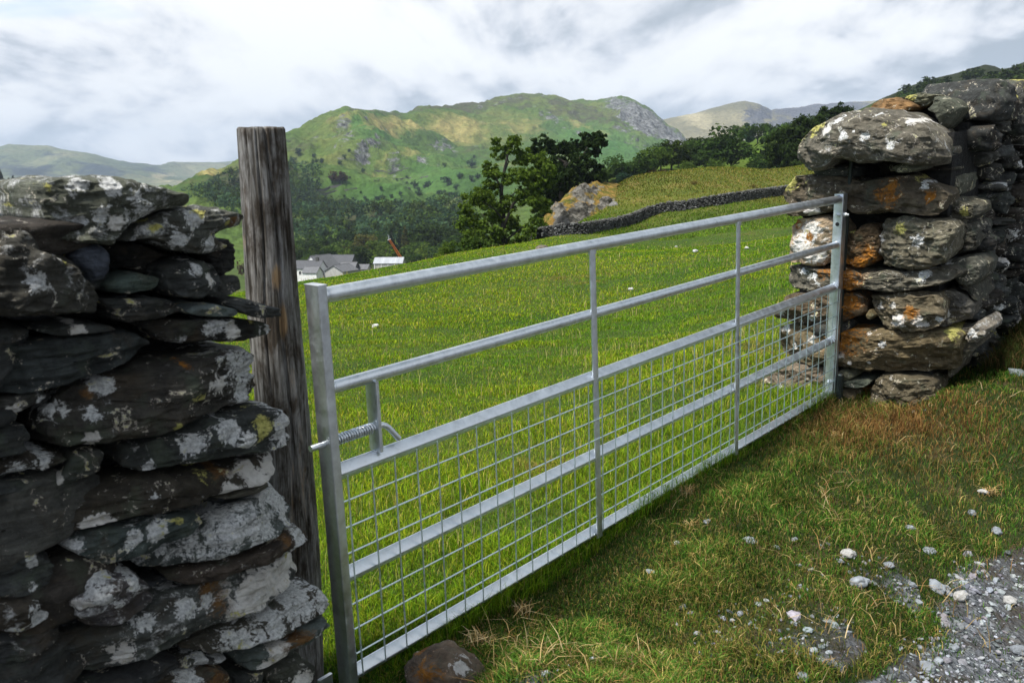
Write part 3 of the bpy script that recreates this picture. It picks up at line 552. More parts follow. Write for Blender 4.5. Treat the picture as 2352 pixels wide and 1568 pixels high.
# ------------------------------------------------------------------ wall left of the gate, traced stone by stone
LP = Plane(gp(-0.16, 0.6, 0.17), GU, UP, GN)
cA = lambda p: (p[0]*.42, 376.3+p[1]*.42)
cB = lambda p: (p[0]*.4002, 940.8+p[1]*.4002)
wallL = empty("dry_stone_wall", tuple(LP.pt(-.5, -.75)), "dark lichen-spotted dry stone wall beside the weathered wooden post", "wall")
K, Kg, Kb, Kn = (.058, .062, .058), (.060, .072, .062), (.085, .098, .125), (.062, .053, .040)
WL = [
 (cA, [(175,150),(205,100),(330,75),(500,70),(640,75),(700,100),(830,130),(960,155),(1020,200),(1000,225),(880,245),(760,280),(640,330),(590,420),(540,440),(440,430),(330,430),(250,410),(215,330),(190,240)], dict(tint=(.105,.112,.085), lichen=.10, depth=.45, bulge=.07, spots=[(665,212,75,"white"),(370,115,55,"white"),(480,275,50,"white"),(540,120,60,"white"),(230,120,25,"yellow"),(190,230,14,"yellow"),(390,310,35,"white"),(740,270,45,"white"),(560,320,45,"pale")], label="big grey capstone with pale lichen rosettes")),
 (cA, [(590,430),(640,345),(760,278),(900,240),(1010,222),(1150,225),(1290,265),(1335,310),(1320,335),(1210,350),(1150,385),(1160,430),(1230,445),(1180,480),(1090,505),(1000,495),(880,455),(760,410),(680,405)], dict(tint=(.09,.095,.08), lichen=.07, bulge=.05, depth=.4, spots=[(790,340,38,"yellow"),(1030,258,25,"yellow"),(1180,318,22,"yellow"),(1298,325,14,"yellow"),(1215,310,35,"rust"),(900,400,50,"white"),(1080,440,45,"white"),(1000,300,40,"white")], label="capstone slab with yellow lichen patches")),
 (cA, [(1130,400),(1250,440),(1340,405),(1350,540),(1345,600),(1250,640),(1190,590),(1145,500)], dict(tint=(.03,.03,.028), w0=-.06)),
 (cA, [(-120,330),(0,355),(90,380),(200,440),(330,500),(400,560),(440,640),(490,720),(470,800),(300,835),(100,855),(-140,860)], dict(tint=(.062,.060,.05), lichen=.02, bulge=.09, depth=.4, spots=[(85,615,75,"white"),(230,480,30,"pale"),(410,590,25,"pale"),(260,520,30,"yellow")])),
 (cA, [(350,490),(390,440),(480,430),(560,440),(592,500),(600,590),(560,640),(480,670),(440,620),(390,560)], dict(tint=Kb, lichen=-.3, rough=.5, bulge=.06, strata=.003, boxy=3.5, label="smooth round blue-grey stone")),
 (cA, [(615,440),(700,405),(860,455),(1040,510),(960,520),(870,570),(850,610),(720,580),(610,590)], dict(tint=(.022,.022,.02), w0=-.09, lichen=-.2)),
 (cA, [(530,660),(600,612),(720,590),(830,602),(865,640),(860,680),(780,705),(640,710),(560,700)], dict(tint=(.07,.095,.082), lichen=-.1, rough=.7)),
 (cA, [(860,560),(950,512),(1080,505),(1140,535),(1180,600),(1180,660),(1130,720),(1060,740),(930,722),(870,680)], dict(tint=K, lichen=.0, bulge=.07, spots=[(1010,570,42,"white"),(1080,610,40,"pale")])),
 (cA, [(1130,730),(1190,650),(1300,612),(1315,680),(1250,715)], dict(tint=(.06,.062,.055), w0=-.03)),
 (cA, [(525,732),(700,728),(900,735),(960,760),(950,800),(850,832),(700,868),(640,865),(600,810)], dict(tint=K, lichen=-.04)),
 (cA, [(945,792),(1000,760),(1120,758),(1220,780),(1235,805),(1190,822),(1050,822),(980,812)], dict(tint=(.14,.17,.165), lichen=-.2, rough=.6, w0=.02, label="thin pale blue-green slate")),
 (cA, [(1205,772),(1230,742),(1330,733),(1440,758),(1495,782),(1490,820),(1430,840),(1300,822)], dict(tint=K, lichen=-.05)),
 (cA, [(690,872),(860,842),(1060,832),(1300,842),(1450,862),(1478,900),(1450,932),(1300,962),(1100,980),(900,980),(830,960),(790,905)], dict(tint=(.032,.032,.028), lichen=.02, spots=[(1110,880,70,"white"),(1210,915,50,"pale"),(960,950,45,"white"),(1440,890,40,"white"),(1340,855,20,"yellow")])),
 (cA, [(-120,890),(80,885),(150,900),(157,940),(90,990),(-100,1020)], dict(tint=K, lichen=-.05)),
 (cA, [(165,912),(350,872),(600,880),(655,900),(500,930),(300,942)], dict(tint=K, spots=[(400,895,45,"pale")])),
 (cA, [(-120,1010),(150,970),(400,945),(600,915),(740,905),(812,950),(832,985),(780,1050),(640,1112),(480,1152),(300,1202),(100,1252),(-120,1275)], dict(tint=(.052,.06,.058), lichen=-.06, bulge=.07, depth=.4)),
 (cA, [(-100,1290),(200,1237),(282,1252),(230,1312),(90,1362),(-100,1380)], dict(tint=(.07,.07,.062), lichen=.03, spots=[(50,1345,40,"pale"),(200,1290,25,"white")])),
 (cA, [(170,1490),(200,1390),(300,1270),(470,1172),(640,1142),(900,1072),(1170,1012),(1300,995),(1420,1010),(1470,1080),(1492,1180),(1502,1240),(1440,1292),(1200,1342),(1000,1392),(800,1472),(600,1512),(430,1545),(260,1545)], dict(tint=(.058,.054,.045), lichen=.02, bulge=.08, depth=.45, spots=[(1300,1080,130,"white"),(1400,1110,80,"white"),(1360,1255,80,"white"),(545,1205,62,"white"),(310,1330,60,"white"),(460,1350,48,"white"),(965,1088,26,"orange"),(1150,1190,50,"pale"),(470,1250,40,"rust"),(460,1480,40,"pale"),(1000,1250,24,"yellow"),(880,1400,24,"yellow")], label="long stone with white lichen at its right end")),
 (cA, [(620,1600),(650,1530),(900,1452),(1100,1385),(1300,1332),(1500,1310),(1542,1360),(1552,1460),(1532,1525),(1400,1555),(1270,1562),(1000,1620),(820,1660),(660,1680)], dict(tint=(.05,.055,.05), lichen=.03, bulge=.07, depth=.4, spots=[(1480,1400,85,"white"),(970,1500,58,"white"),(1150,1420,60,"white"),(1250,1470,40,"white"),(1350,1400,60,"yellow"),(770,1640,40,"white")])),
 (cA, [(-100,1385),(60,1395),(110,1440),(112,1560),(-100,1590)], dict(tint=K, lichen=-.05)),
 (cB, [(-90,300),(120,252),(250,237),(380,252),(372,290),(260,330),(120,362),(-90,385)], dict(tint=Kn, lichen=.04, spots=[(210,275,80,"white"),(60,330,60,"white")])),
 (cB, [(240,415),(330,345),(400,255),(480,212),(580,212),(602,280),(562,370),(450,402),(350,432),(270,472)], dict(tint=(.06,.062,.056), lichen=-.05, w0=.01, spots=[(300,390,40,"pale")])),
 (cB, [(-90,400),(160,382),(187,440),(150,500),(-90,520)], dict(tint=K, lichen=-.05)),
 (cB, [(-90,545),(250,502),(400,482),(700,392),(1000,352),(1200,312),(1370,292),(1500,232),(1570,222),(1607,270),(1602,340),(1562,385),(1400,425),(1200,485),(900,572),(650,622),(430,682),(200,742),(-90,775)], dict(tint=(.055,.048,.036), lichen=.0, bulge=.08, depth=.45, spots=[(1500,300,95,"pale"),(1410,360,80,"pale"),(1550,260,60,"pale"),(1250,440,60,"pale"),(1120,362,45,"yellow"),(1200,330,50,"rust"),(800,475,35,"white"),(370,520,60,"white"),(560,610,50,"pale"),(480,640,50,"pale")], label="long brown stone with broken white end")),
 (cB, [(1200,500),(1300,472),(1450,432),(1560,402),(1555,435),(1420,482),(1300,512)], dict(tint=(.12,.115,.09), lichen=-.1, rough=.6, w0=-.02)),
 (cB, [(320,782),(400,702),(600,642),(780,602),(1000,572),(1090,572),(1117,610),(1080,680),(980,730),(850,790),(700,832),(520,857),(440,832)], dict(tint=(.065,.082,.075), lichen=.05, spots=[(950,605,35,"yellow"),(830,670,60,"white"),(700,690,50,"white"),(380,760,50,"white")])),
 (cB, [(710,862),(850,802),(1000,722),(1150,642),(1300,542),(1450,492),(1580,400),(1660,450),(1722,510),(1732,560),(1717,610),(1650,660),(1500,722),(1350,772),(1150,842),(980,902),(850,912),(740,902)], dict(tint=(.085,.098,.09), lichen=.12, bulge=.08, depth=.42, spots=[(1450,620,120,"white"),(1250,660,120,"white"),(1600,520,90,"white"),(1100,760,90,"white"),(930,800,35,"white"),(1640,590,60,"white"),(1400,730,60,"white"),(1500,470,50,"pale")], label="stone crusted with white lichen")),
 (cB, [(910,962),(1050,902),(1300,822),(1450,772),(1580,712),(1680,652),(1762,680),(1767,720),(1702,790),(1500,842),(1300,882),(1150,942),(1000,982)], dict(tint=(.07,.055,.042), lichen=.0, spots=[(1690,720,55,"white"),(1600,740,40,"rust")])),
 (cB, [(320,1110),(350,1022),(420,932),(560,892),(700,897),(810,960),(847,1040),(760,1112),(640,1162),(510,1212),(410,1192),(350,1152)], dict(tint=(.085,.078,.078), lichen=.08, bulge=.09, spots=[(480,980,90,"white"),(590,1050,50,"white"),(680,920,60,"white"),(400,1060,50,"pale")], label="rounded mauve-grey stone")),
 (cB, [(-90,830),(150,792),(270,812),(302,870),(250,970),(120,1022),(-90,1050)], dict(tint=K, spots=[(130,850,50,"white"),(120,970,50,"white")])),
 (cB, [(-90,1065),(120,1032),(240,1082),(257,1140),(180,1212),(50,1262),(-90,1265)], dict(tint=Kn, lichen=.05, spots=[(180,1150,60,"white"),(130,1080,50,"white"),(20,1230,30,"white")])),
 (cB, [(-90,1530),(150,1422),(300,1312),(500,1252),(700,1152),(850,1035),(1000,992),(1250,932),(1450,872),(1750,802),(1842,900),(1832,930),(1702,1022),(1500,1112),(1300,1192),(1150,1262),(1000,1332),(850,1382),(600,1472),(300,1545),(100,1600),(-90,1650)], dict(tint=(.082,.088,.08), lichen=.05, bulge=.06, depth=.5, spots=[(1500,950,150,"pale"),(1400,1040,130,"pale"),(1650,900,140,"pale"),(1320,1130,80,"pale"),(1750,900,60,"pale"),(1700,830,40,"yellow"),(1150,1000,90,"rust"),(1200,1090,50,"rust"),(1000,1080,80,"white"),(760,1180,60,"white"),(650,1350,60,"pale"),(1150,1060,40,"white")], label="largest stone with a clean white broken face")),
 (cB, [(-90,1290),(200,1242),(342,1192),(332,1260),(200,1352),(60,1422),(-90,1460)], dict(tint=(.06,.063,.062), lichen=.0)),
 (cB, [(1030,1392),(1120,1312),(1300,1232),(1500,1162),(1700,1062),(1850,1012),(1897,1110),(1862,1140),(1752,1205),(1550,1275),(1380,1345),(1200,1400)], dict(tint=(.075,.07,.055), lichen=.08, spots=[(1700,1120,120,"white"),(1500,1220,110,"white"),(1330,1300,90,"white"),(1820,1090,70,"white"),(1480,1170,40,"rust")])),
 (cB, [(1345,1442),(1400,1372),(1550,1312),(1750,1215),(1860,1150),(1872,1240),(1750,1322),(1600,1392),(1500,1452),(1400,1502),(1370,1482)], dict(tint=(.10,.12,.11), lichen=.02, spots=[(1480,1470,50,"pale"),(1650,1290,80,"rust"),(1560,1350,60,"pale")])),
 (cB, [(860,1530),(1010,1500),(1100,1482),(1240,1462),(1320,1502),(1312,1600),(900,1620)], dict(tint=Kn, lichen=.06, spots=[(1180,1530,60,"rust"),(1250,1560,50,"rust"),(1060,1510,60,"white")])),
 (cB, [(1530,1545),(1600,1472),(1700,1432),(1800,1442),(1817,1640),(1540,1660)], dict(tint=(.085,.088,.07), lichen=.04, spots=[(1700,1560,70,"pale")])),
 (cB, [(700,1502),(850,1432),(1000,1402),(1002,1450),(900,1515),(750,1560),(500,1620),(250,1640),(400,1570)], dict(tint=(.05,.052,.052), lichen=-.02)),
 (cB, [(1010,1470),(1130,1420),(1280,1410),(1330,1430),(1240,1452),(1100,1478)], dict(tint=(.06,.062,.058), spots=[(1150,1440,50,"white"),(1270,1420,60,"white")], w0=-.02)),
 (cB, [(1330,1520),(1420,1510),(1530,1470),(1520,1560),(1520,1640),(1330,1640)], dict(tint=K, w0=-.03)),
]
for cv_, poly, kw in WL: stone(LP, poly, wallL, cv_, n=140, rings=20, shrink=.955, **dict(kw, lichen=kw.get('lichen', 0)+.03, w0=kw.get('w0', 0)+rng.uniform(-.025, .02)))
for i in range(54):                        # small packing stones wedged in the joints
    u_, v_ = rng.uniform(LP.hit(-20, 800)[0], LP.hit(560, 900)[0]), rng.uniform(LP.hit(300, 1550)[1], LP.hit(400, 640)[1]); a_, b_ = rng.uniform(.03, .065), rng.uniform(.012, .026); q = rng.normal(-.12, .15)
    pg = [(u_+a_*math.cos(t)*rng.uniform(.8, 1.1)+b_*math.sin(t)*q, v_+b_*math.sin(t)*rng.uniform(.8, 1.1)+a_*math.cos(t)*.12) for t in np.linspace(0, 6.28, 9)[:-1]]
    g = stone_geo(LP, pg, .12, .012, np.array([(.06,.065,.06), (.075,.08,.085), (.065,.055,.042)][i % 3]), .02, n=28, rings=6, w0=rng.uniform(-.075, -.03), sd=i+50)
    obj("stone", mesh_np("stone", g[0]-np.array(wallL.location), g[1], True, g[2], g[3]), m_stone, wallL)
# the rest of that wall, outside the frame on the left and below
zb = LP.hit(300, 1640)[1]; ul = LP.hit(-45, 900)[0]
mm = Many()
tints = [(.05,.053,.05), (.06,.066,.06), (.055,.048,.04), (.075,.08,.078), (.04,.042,.04), (.085,.085,.075)]
for i, pg in enumerate(courses(-4.2, ul-.03, lambda u: -.95, lambda u: LP.hit(60, 470)[1], .10, .2, .2, .5, seed=3)+courses(ul-.05, LP.hit(735, 1640)[0]-.45, lambda u: -1.0, lambda u: zb-.02, .10, .16, .2, .4, seed=4)):
    mm.add(stone_geo(LP, pg, .25, .05, tints[i % 6], rng.uniform(-.08, .08), n=32, rings=6))
rub = mm.build("stonework", m_stone, wallL); rub["kind"] = "stuff"
cb = MB()
def quadbox(P8): cb.add(P8, [[0, 1, 3, 2], [4, 6, 7, 5], [0, 4, 5, 1], [2, 3, 7, 6], [0, 2, 6, 4], [1, 5, 7, 3]])
def core(pl, u0, u1, zlo, t0, t1, w0, w1, q0=None, q1=None):
    """fill between u0 and u1, height t0..t1, from depth w0 to w1"""
    quadbox([pl.pt(u, z, w) for (u, t, q) in ((u0, t0, q0 or zlo), (u1, t1, q1 or zlo)) for z in (q, t) for w in (w1, w0)])
uA, tA = LP.hit(150, 560); uB, tB = LP.hit(520, 560); uC, tC = LP.hit(630, 1000); uD, _ = LP.hit(690, 1500)
core(LP, -4.2, uA-.1, -1.1, tA-.06, tA-.06, -.11, -.5)
core(LP, uA-.099, uB-.03, -1.1, tA-.01, tB-.03, -.12, -.5)
core(LP, uB-.029, uC-.14, -1.1, LP.hit(540, 740)[1]-.02, tC, -.13, -.45)
core(LP, uC-.139, uD-.16, -1.1, tC-.01, LP.hit(690, 1240)[1], -.14, -.4)
cb.build("wall_core", m_core, wallL, origin=np.array(wallL.location))

# ------------------------------------------------------------------ wall and end pillar on the right of the gate
PP = Plane(gp(GW+.115, 0.6, 0.0), GN, UP, -GU)
PB = Plane(gp(GW+.50, 0.6, 0.0), GN, UP, -GU)
cC = lambda p: (1740.5+p[0]*.30006, 188.2+p[1]*.30006)
cD = lambda p: (1740.5+p[0]*.30006, 564.5+p[1]*.30006)
wallR = empty("dry_stone_wall", tuple(PP.pt(.3, -.7)), "tall rough dry stone wall running back from the boulder-capped pillar on the right", "wall")
WR = [
 (PP, cC, [(335,555),(345,500),(372,430),(440,385),(480,330),(600,255),(720,222),(900,208),(1050,215),(1170,245),(1300,310),(1390,370),(1432,440),(1452,500),(1442,640),(1320,650),(1150,622),(960,612),(850,607),(720,585),(640,600),(560,680),(450,680),(380,622)], dict(tint=(.105,.108,.10), lichen=.06, bulge=.22, depth=.6, boxy=3.2, facets=3, strata=.008, w0=.05, spots=[(510,340,70,"yellow"),(410,400,45,"yellow"),(540,408,22,"yellow"),(1080,325,20,"yellow"),(870,375,30,"white"),(990,250,30,"white"),(720,290,60,"white"),(650,360,70,"pale"),(1230,300,60,"pale"),(800,400,60,"white"),(950,420,60,"white"),(1150,470,60,"white")], label="huge rounded grey boulder capping the pillar", name="capstone")),
 (PB, cC, [(860,205),(900,162),(960,132),(1080,122),(1180,140),(1272,185),(1210,225),(1080,240),(940,230)], dict(tint=(.19,.125,.065), lichen=-.2, rough=.7, bulge=.08, label="tan-brown rounded stone on top")),
 (PB, cC, [(1080,122),(1200,100),(1380,93),(1397,140),(1300,192),(1260,182),(1170,142)], dict(tint=(.09,.10,.08), lichen=.02, spots=[(1180,105,50,"yellow")])),
 (PB, cC, [(1390,108),(1500,118),(1562,160),(1592,200),(1560,270),(1500,342),(1450,372),(1420,300),(1390,242),(1330,212),(1380,162)], dict(tint=(.075,.09,.08), lichen=-.15, rough=.5, w0=.08)),
 (PP, cC, [(1010,662),(1100,622),(1230,607),(1297,632),(1272,670),(1200,692),(1080,692)], dict(tint=(.12,.135,.12), lichen=.0, rough=.6)),
 (PP, cC, [(700,600),(900,625),(1150,640),(1440,665),(1440,690),(1280,690),(1000,700),(800,735),(640,705),(560,690),(620,640)], dict(tint=(.03,.03,.028), w0=-.16, lichen=-.2)),
 (PP, cC, [(150,850),(210,782),(290,712),(400,697),(560,702),(640,712),(800,742),(1000,722),(1200,702),(1300,762),(1420,822),(1472,870),(1402,1000),(1340,1022),(1150,1012),(1020,1000),(850,1000),(660,982),(450,1022),(240,1037),(210,1010),(230,940),(162,920)], dict(tint=(.078,.072,.058), lichen=.0, bulge=.07, depth=.6, spots=[(250,770,70,"yellow"),(200,810,45,"yellow"),(390,765,16,"yellow"),(1230,740,35,"yellow"),(1020,850,110,"orange"),(1080,790,50,"orange"),(1320,880,60,"orange"),(995,880,18,"white"),(1300,740,60,"white"),(1290,790,50,"white"),(450,1000,100,"pale")], label="broad slab with rust-orange stain and yellow lichen at its left tip")),
 (PB, cC, [(1310,692),(1450,702),(1570,702),(1592,770),(1560,850),(1470,872),(1400,802),(1320,742)], dict(tint=(.095,.11,.1), lichen=-.02, w0=.1)),
 (PP, cC, [(245,1110),(300,1062),(420,1032),(540,1020),(640,1052),(692,1130),(652,1220),(622,1300),(530,1398),(400,1405),(220,1390),(230,1290),(240,1200)], dict(tint=(.30,.255,.20), lichen=.0, bulge=.06, depth=.5, rough=.8, spots=[(430,1150,150,"pale"),(350,1250,120,"pale"),(300,1090,40,"orange"),(420,1180,35,"orange"),(480,1320,120,"pale")], label="pale cream stone with brown blotches")),
 (PP, cC, [(700,1152),(800,1092),(880,1092),(922,1150),(932,1250),(922,1360),(850,1412),(650,1395),(637,1360),(662,1220)], dict(tint=(.085,.065,.042), lichen=-.02, spots=[(740,1140,25,"yellow"),(850,1330,90,"orange"),(700,1380,80,"orange"),(780,1390,90,"orange")])),
 (PP, cC, [(922,1110),(960,1042),(1100,1030),(1300,1050),(1450,1072),(1512,1130),(1482,1280),(1422,1380),(1300,1437),(1150,1437),(960,1415),(932,1330),(917,1200)], dict(tint=(.115,.118,.10), lichen=.05, bulge=.06, depth=.5, spots=[(935,1200,45,"pale"),(925,1290,30,"pale"),(930,1410,25,"pale"),(1250,1200,90,"white"),(1100,1120,60,"yellow")], label="squarish grey-green block")),
 (PB, cC, [(1510,1152),(1560,1082),(1660,1062),(1702,1130),(1692,1240),(1650,1290),(1500,1312),(1490,1240)], dict(tint=(.06,.065,.062), w0=.06, lichen=-.04)),
 (PB, cC, [(1460,890),(1550,880),(1600,910),(1690,930),(1700,1020),(1580,1050),(1480,1040)], dict(tint=(.08,.085,.075), w0=.1, spots=[(1640,990,35,"yellow")])),
 (PP, cD, [(195,262),(200,162),(400,167),(700,178),(1000,192),(1250,192),(1450,172),(1552,220),(1542,250),(1350,312),(1200,348),(1080,350),(900,345),(700,343),(500,332),(380,345),(210,320)], dict(tint=(.085,.088,.08), lichen=.03, bulge=.06, depth=.6, spots=[(700,250,120,"orange"),(640,220,90,"orange"),(730,300,80,"orange"),(520,220,60,"orange"),(340,200,50,"white"),(460,230,50,"white"),(490,280,30,"white"),(1280,210,90,"white")], label="long grey slab with bright orange stain")),
 (PB, cD, [(1440,112),(1560,72),(1700,65),(1762,130),(1752,220),(1692,290),(1600,282),(1540,212)], dict(tint=(.07,.08,.078), lichen=-.05, w0=.12, rough=.6, spots=[(1520,105,45,"white")])),
 (PP, cD, [(120,550),(130,480),(200,392),(250,362),(500,352),(620,370),(750,352),(820,402),(832,500),(790,540),(650,582),(500,600),(300,592)], dict(tint=(.075,.062,.045), lichen=.02, spots=[(700,440,110,"orange"),(640,500,60,"orange"),(200,500,40,"white"),(420,540,45,"white"),(640,430,40,"orange"),(730,550,25,"orange")])),
 (PP, cD, [(832,382),(950,372),(1250,372),(1380,382),(1422,560),(1392,610),(1280,642),(1050,642),(950,602),(900,512)], dict(tint=(.12,.112,.085), lichen=.03, bulge=.06, depth=.5, spots=[(1060,440,50,"pale"),(1100,550,90,"pale"),(1180,500,60,"orange"),(940,470,40,"pale"),(1250,580,70,"pale"),(1390,560,40,"white")])),
 (PP, cD, [(840,520),(870,480),(905,530),(880,560),(850,550)], dict(tint=(.13,.115,.07), rough=.5)),
 (PB, cD, [(1390,362),(1500,292),(1620,332),(1702,410),(1692,520),(1600,542),(1440,592),(1420,500)], dict(tint=(.10,.105,.105), lichen=.05, w0=.16, spots=[(1400,430,30,"pale"),(1520,490,40,"white")])),
 (PP, cD, [(70,720),(110,622),(300,602),(600,632),(900,642),(1200,662),(1450,662),(1532,700),(1512,830),(1502,960),(1430,985),(1300,990),(1000,972),(850,952),(650,912),(500,902),(250,882),(90,832)], dict(tint=(.105,.092,.06), lichen=.0, bulge=.08, depth=.65, spots=[(700,680,150,"orange"),(670,820,50,"pale"),(750,870,30,"pale"),(870,880,30,"pale"),(620,880,30,"pale"),(870,660,25,"pale"),(980,740,50,"white"),(440,720,60,"pale"),(200,640,50,"pale"),(300,760,40,"pale"),(1440,690,80,"yellow")], label="largest brown base block of the pillar")),
 (PP, cD, [(0,1010),(60,922),(200,895),(470,905),(600,932),(582,1160),(400,1300),(100,1340),(-10,1310)], dict(tint=(.14,.125,.105), lichen=.02, bulge=.12, depth=.6, spots=[(235,1050,45,"white"),(290,1080,30,"white"),(90,1120,25,"white"),(180,1060,20,"white"),(60,1140,30,"white"),(400,1075,20,"orange")])),
 (PP, cD, [(590,962),(680,935),(730,952),(772,985),(720,1017),(620,1007)], dict(tint=(.14,.155,.12), lichen=.0, rough=.6, w0=.04)),
 (PP, cD, [(610,1022),(850,1007),(892,1030),(840,1067),(720,1067),(650,1052)], dict(tint=(.07,.09,.082), rough=.6, w0=.05)),
 (PP, cD, [(605,1075),(700,1082),(772,1110),(772,1160),(680,1190),(610,1180)], dict(tint=(.17,.155,.115), rough=.6, w0=.04)),
 (PP, cD, [(890,1012),(960,982),(1100,987),(1300,1032),(1342,1080),(1350,1180),(1200,1260),(900,1250),(860,1120)], dict(tint=(.085,.08,.06), lichen=.0, w0=.04)),
 (PP, cD, [(200,1275),(230,1227),(320,1215),(362,1240),(330,1330),(210,1340)], dict(tint=(.30,.27,.22), rough=.6, w0=.14)),
 (PB, cD, [(1660,652),(1700,572),(1760,542),(1832,600),(1802,650),(1702,687)], dict(tint=(.17,.17,.165), lichen=.1, w0=.2, spots=[(1750,610,70,"white")])),
 (PB, cD, [(1430,642),(1560,602),(1700,582),(1682,620),(1560,642)], dict(tint=(.10,.105,.1), w0=.15)),
 (PB, cD, [(1500,700),(1620,692),(1722,750),(1652,780),(1560,900),(1520,990),(1500,850)], dict(tint=(.09,.09,.075), w0=.15)),
 (PB, cD, [(1560,225),(1690,300),(1720,420),(1640,330),(1560,290)], dict(tint=(.06,.065,.062), w0=.08)),
]
nparts = 0
for pl, cv_, poly, kw in WR:
    kw = dict(kw); kw["tint"] = tuple(np.array(kw["tint"])*[1.28, 1.14, .95]); kw.setdefault("depth", .45); kw.setdefault("rough", 1.35); kw.setdefault("strata", .005); stone(pl, poly, wallR, cv_, n=150, rings=24, mat=m_block, layf=(14, 24, 16), **kw); nparts += 1
# the long face that runs away from the pillar
n0 = PB.hit(2245, 560)[0]
FP = Plane(gp(GW+.52, 0.6, n0-.02), GU, UP, GN)
ztop = FP.hit(2300, 262)[1]
def zlo(u):
    P = FP.pt(u, 0); return (float(ground_z(P[0], P[1], False))-P[2])/UP[2]-.12
zl = {round(u, 1): zlo(u) for u in np.arange(-.5, 9.1, .1)}
zlf = lambda u: zl[round(min(max(u, -.4), 9.0), 1)]
pgs = courses(.02, 8.5, zlf, lambda u: ztop+.05*math.sin(u*3), .07, .16, .17, .36, seed=11)
def ctr(p): a = np.mean(p, 0); return a
near_ = [p for p in pgs if ctr(p)[0] < 2.6]; far_ = [p for p in pgs if ctr(p)[0] >= 2.6]
near_.sort(key=lambda p: -np.ptp(np.array(p)[:, 0])*np.ptp(np.array(p)[:, 1])/(1+ctr(p)[0]))
def wall_stone(pg, i):
    sp = [(ctr(pg)[0]+rng.normal(0, .06), ctr(pg)[1]+rng.normal(0, .04), rng.uniform(.02, .06), rng.choice(["white", "white", "pale", "yellow"]))] if rng.random() < .35 else []
    return stone_geo(FP, pg, .25, rng.uniform(.02, .06), np.array(tints[i % 6])*rng.uniform(.5, 1.15), rng.uniform(-.04, .06), sp, n=44, rings=8, w0=rng.uniform(-.05, .05), rough=1.5, strata=.006, tilt=(rng.normal(0, .22), rng.normal(0, .22)))
mm = Many(); o3 = np.array(wallR.location)
for i, pg in enumerate(near_):
    g = wall_stone(pg, i)
    if nparts < 92: obj("stone", mesh_np("stone", g[0]-o3, g[1], True, g[2], g[3]), m_block, wallR); nparts += 1
    else: mm.add(g)
for i, pg in enumerate(far_): mm.add(wall_stone(pg, i))
# coping stones set on edge along the top, and courses on the field side
CP = [(FP.hit(cC(p[0])[0], 240)[0], p) for p in ()]
u = .05
while u < 8.5:
    wd = rng.uniform(.22, .42); h_ = rng.uniform(.14, .24)
    pg = [(u, ztop-.03), (u+wd*.5, ztop-.05), (u+wd-.02, ztop-.02), (u+wd, ztop+h_*.5), (u+wd*.8, ztop+h_*.9), (u+wd*.4, ztop+h_), (u+.03, ztop+h_*.65)]
    g = stone_geo(FP, pg, .42, .08, np.array(tints[int(u*7) % 6])*1.0, .04, [(u+wd*.5, ztop+h_*.8, .06, "yellow")] if rng.random() < .5 else [], n=48, rings=8, w0=rng.uniform(-.06, .04), tilt=(rng.normal(0, .2), -.25))
    if nparts < 100 and u < 3: obj("stone", mesh_np("stone", g[0]-o3, g[1], True, g[2], g[3]), m_block, wallR); nparts += 1
    else: mm.add(g)
    u += wd
BP = Plane(FP.pt(0, 0, -.75), -GU, UP, -GN)
for i, pg in enumerate(courses(-8.5, .1, lambda u: zlf(-u), lambda u: ztop, .12, .22, .2, .45, seed=21)):
    mm.add(stone_geo(BP, pg, .2, .05, tints[i % 6], .0, n=24, rings=5))
mm.build("stonework", m_block, wallR)["kind"] = "stuff"
cb = MB()
for a in np.arange(0.05, 8.4, .6): core(FP, a, a+.599, 0, ztop-.04, ztop-.04, -.10, -.70, zlf(a)-.2, zlf(a+.6)-.2)
nl, tl = PP.hit(1800, 470); nr_, _ = PP.hit(2170, 600); _, tb = PP.hit(1990, 470); _, tt_ = PP.hit(2000, 260)
core(PP, nl+.06, nr_-.06, -1.2, tl-.06, tl-.06, -.15, -.62)
core(PP, PP.hit(1930, 400)[0], nr_-.05, 0, tt_-.12, tt_-.12, -.17, -.55, tl-.055, tl-.055)
cb.build("wall_core", m_core, wallR, origin=o3)
# ------------------------------------------------------------------ metal and the gate
def metal_material(name, base, rough, mott):
    m, nt, b = nmat(name); P = (N(nt, "ShaderNodeNewGeometry"), "Position")
    v = N(nt, "ShaderNodeTexVoronoi", i_Scale=95.0); L(nt, P[0], P[1], v, "Vector"); a = noise(nt, P, 24, 5, .65)
    k = math_(nt, "MULTIPLY_ADD", (N(nt, "ShaderNodeSeparateColor"), 0), 1.0, 0.0); sc_ = k.inputs[0].links[0].from_node; L(nt, v, "Color", sc_, 0)
    q = math_(nt, "MULTIPLY_ADD", (k, 0), mott, (a, 0))
    c = ramp(nt, q, 0, [(.35, tuple(x*.82 for x in base)), (.6, base), (.85, tuple(min(1, x*1.12) for x in base))]); L(nt, c, 0, b, "Base Color")
    b.inputs["Metallic"].default_value = .95; r = ramp(nt, q, 0, [(.3, rough-.1), (.8, rough+.12)]); L(nt, r, 0, b, "Roughness")
    bump(nt, (a, 0), b, .12, .004); return m
m_galv = metal_material("galvanised_steel", (.72, .76, .79), .37, .14)
m_wire = metal_material("galvanised_wire", (.68, .78, .77), .5, .2)
m_iron = metal_material("dark_iron", (.05, .06, .055), .6, .3)
gate = empty("field_gate", tuple(gp(GW, 1.19)), "shiny galvanised steel field gate with wire mesh on its lower half", "gate")
go = np.array(gate.location)
def gbuild(f, name, mat=m_galv, parent=gate, smooth=True):
    b = MB(); f(b); return b.build(name, mat, parent, smooth, origin=go)
gbuild(lambda b: b.rbox(gp(0, -.032), gp(0, 1.19), GU, GN, .015, .031, .004), "slam_post")
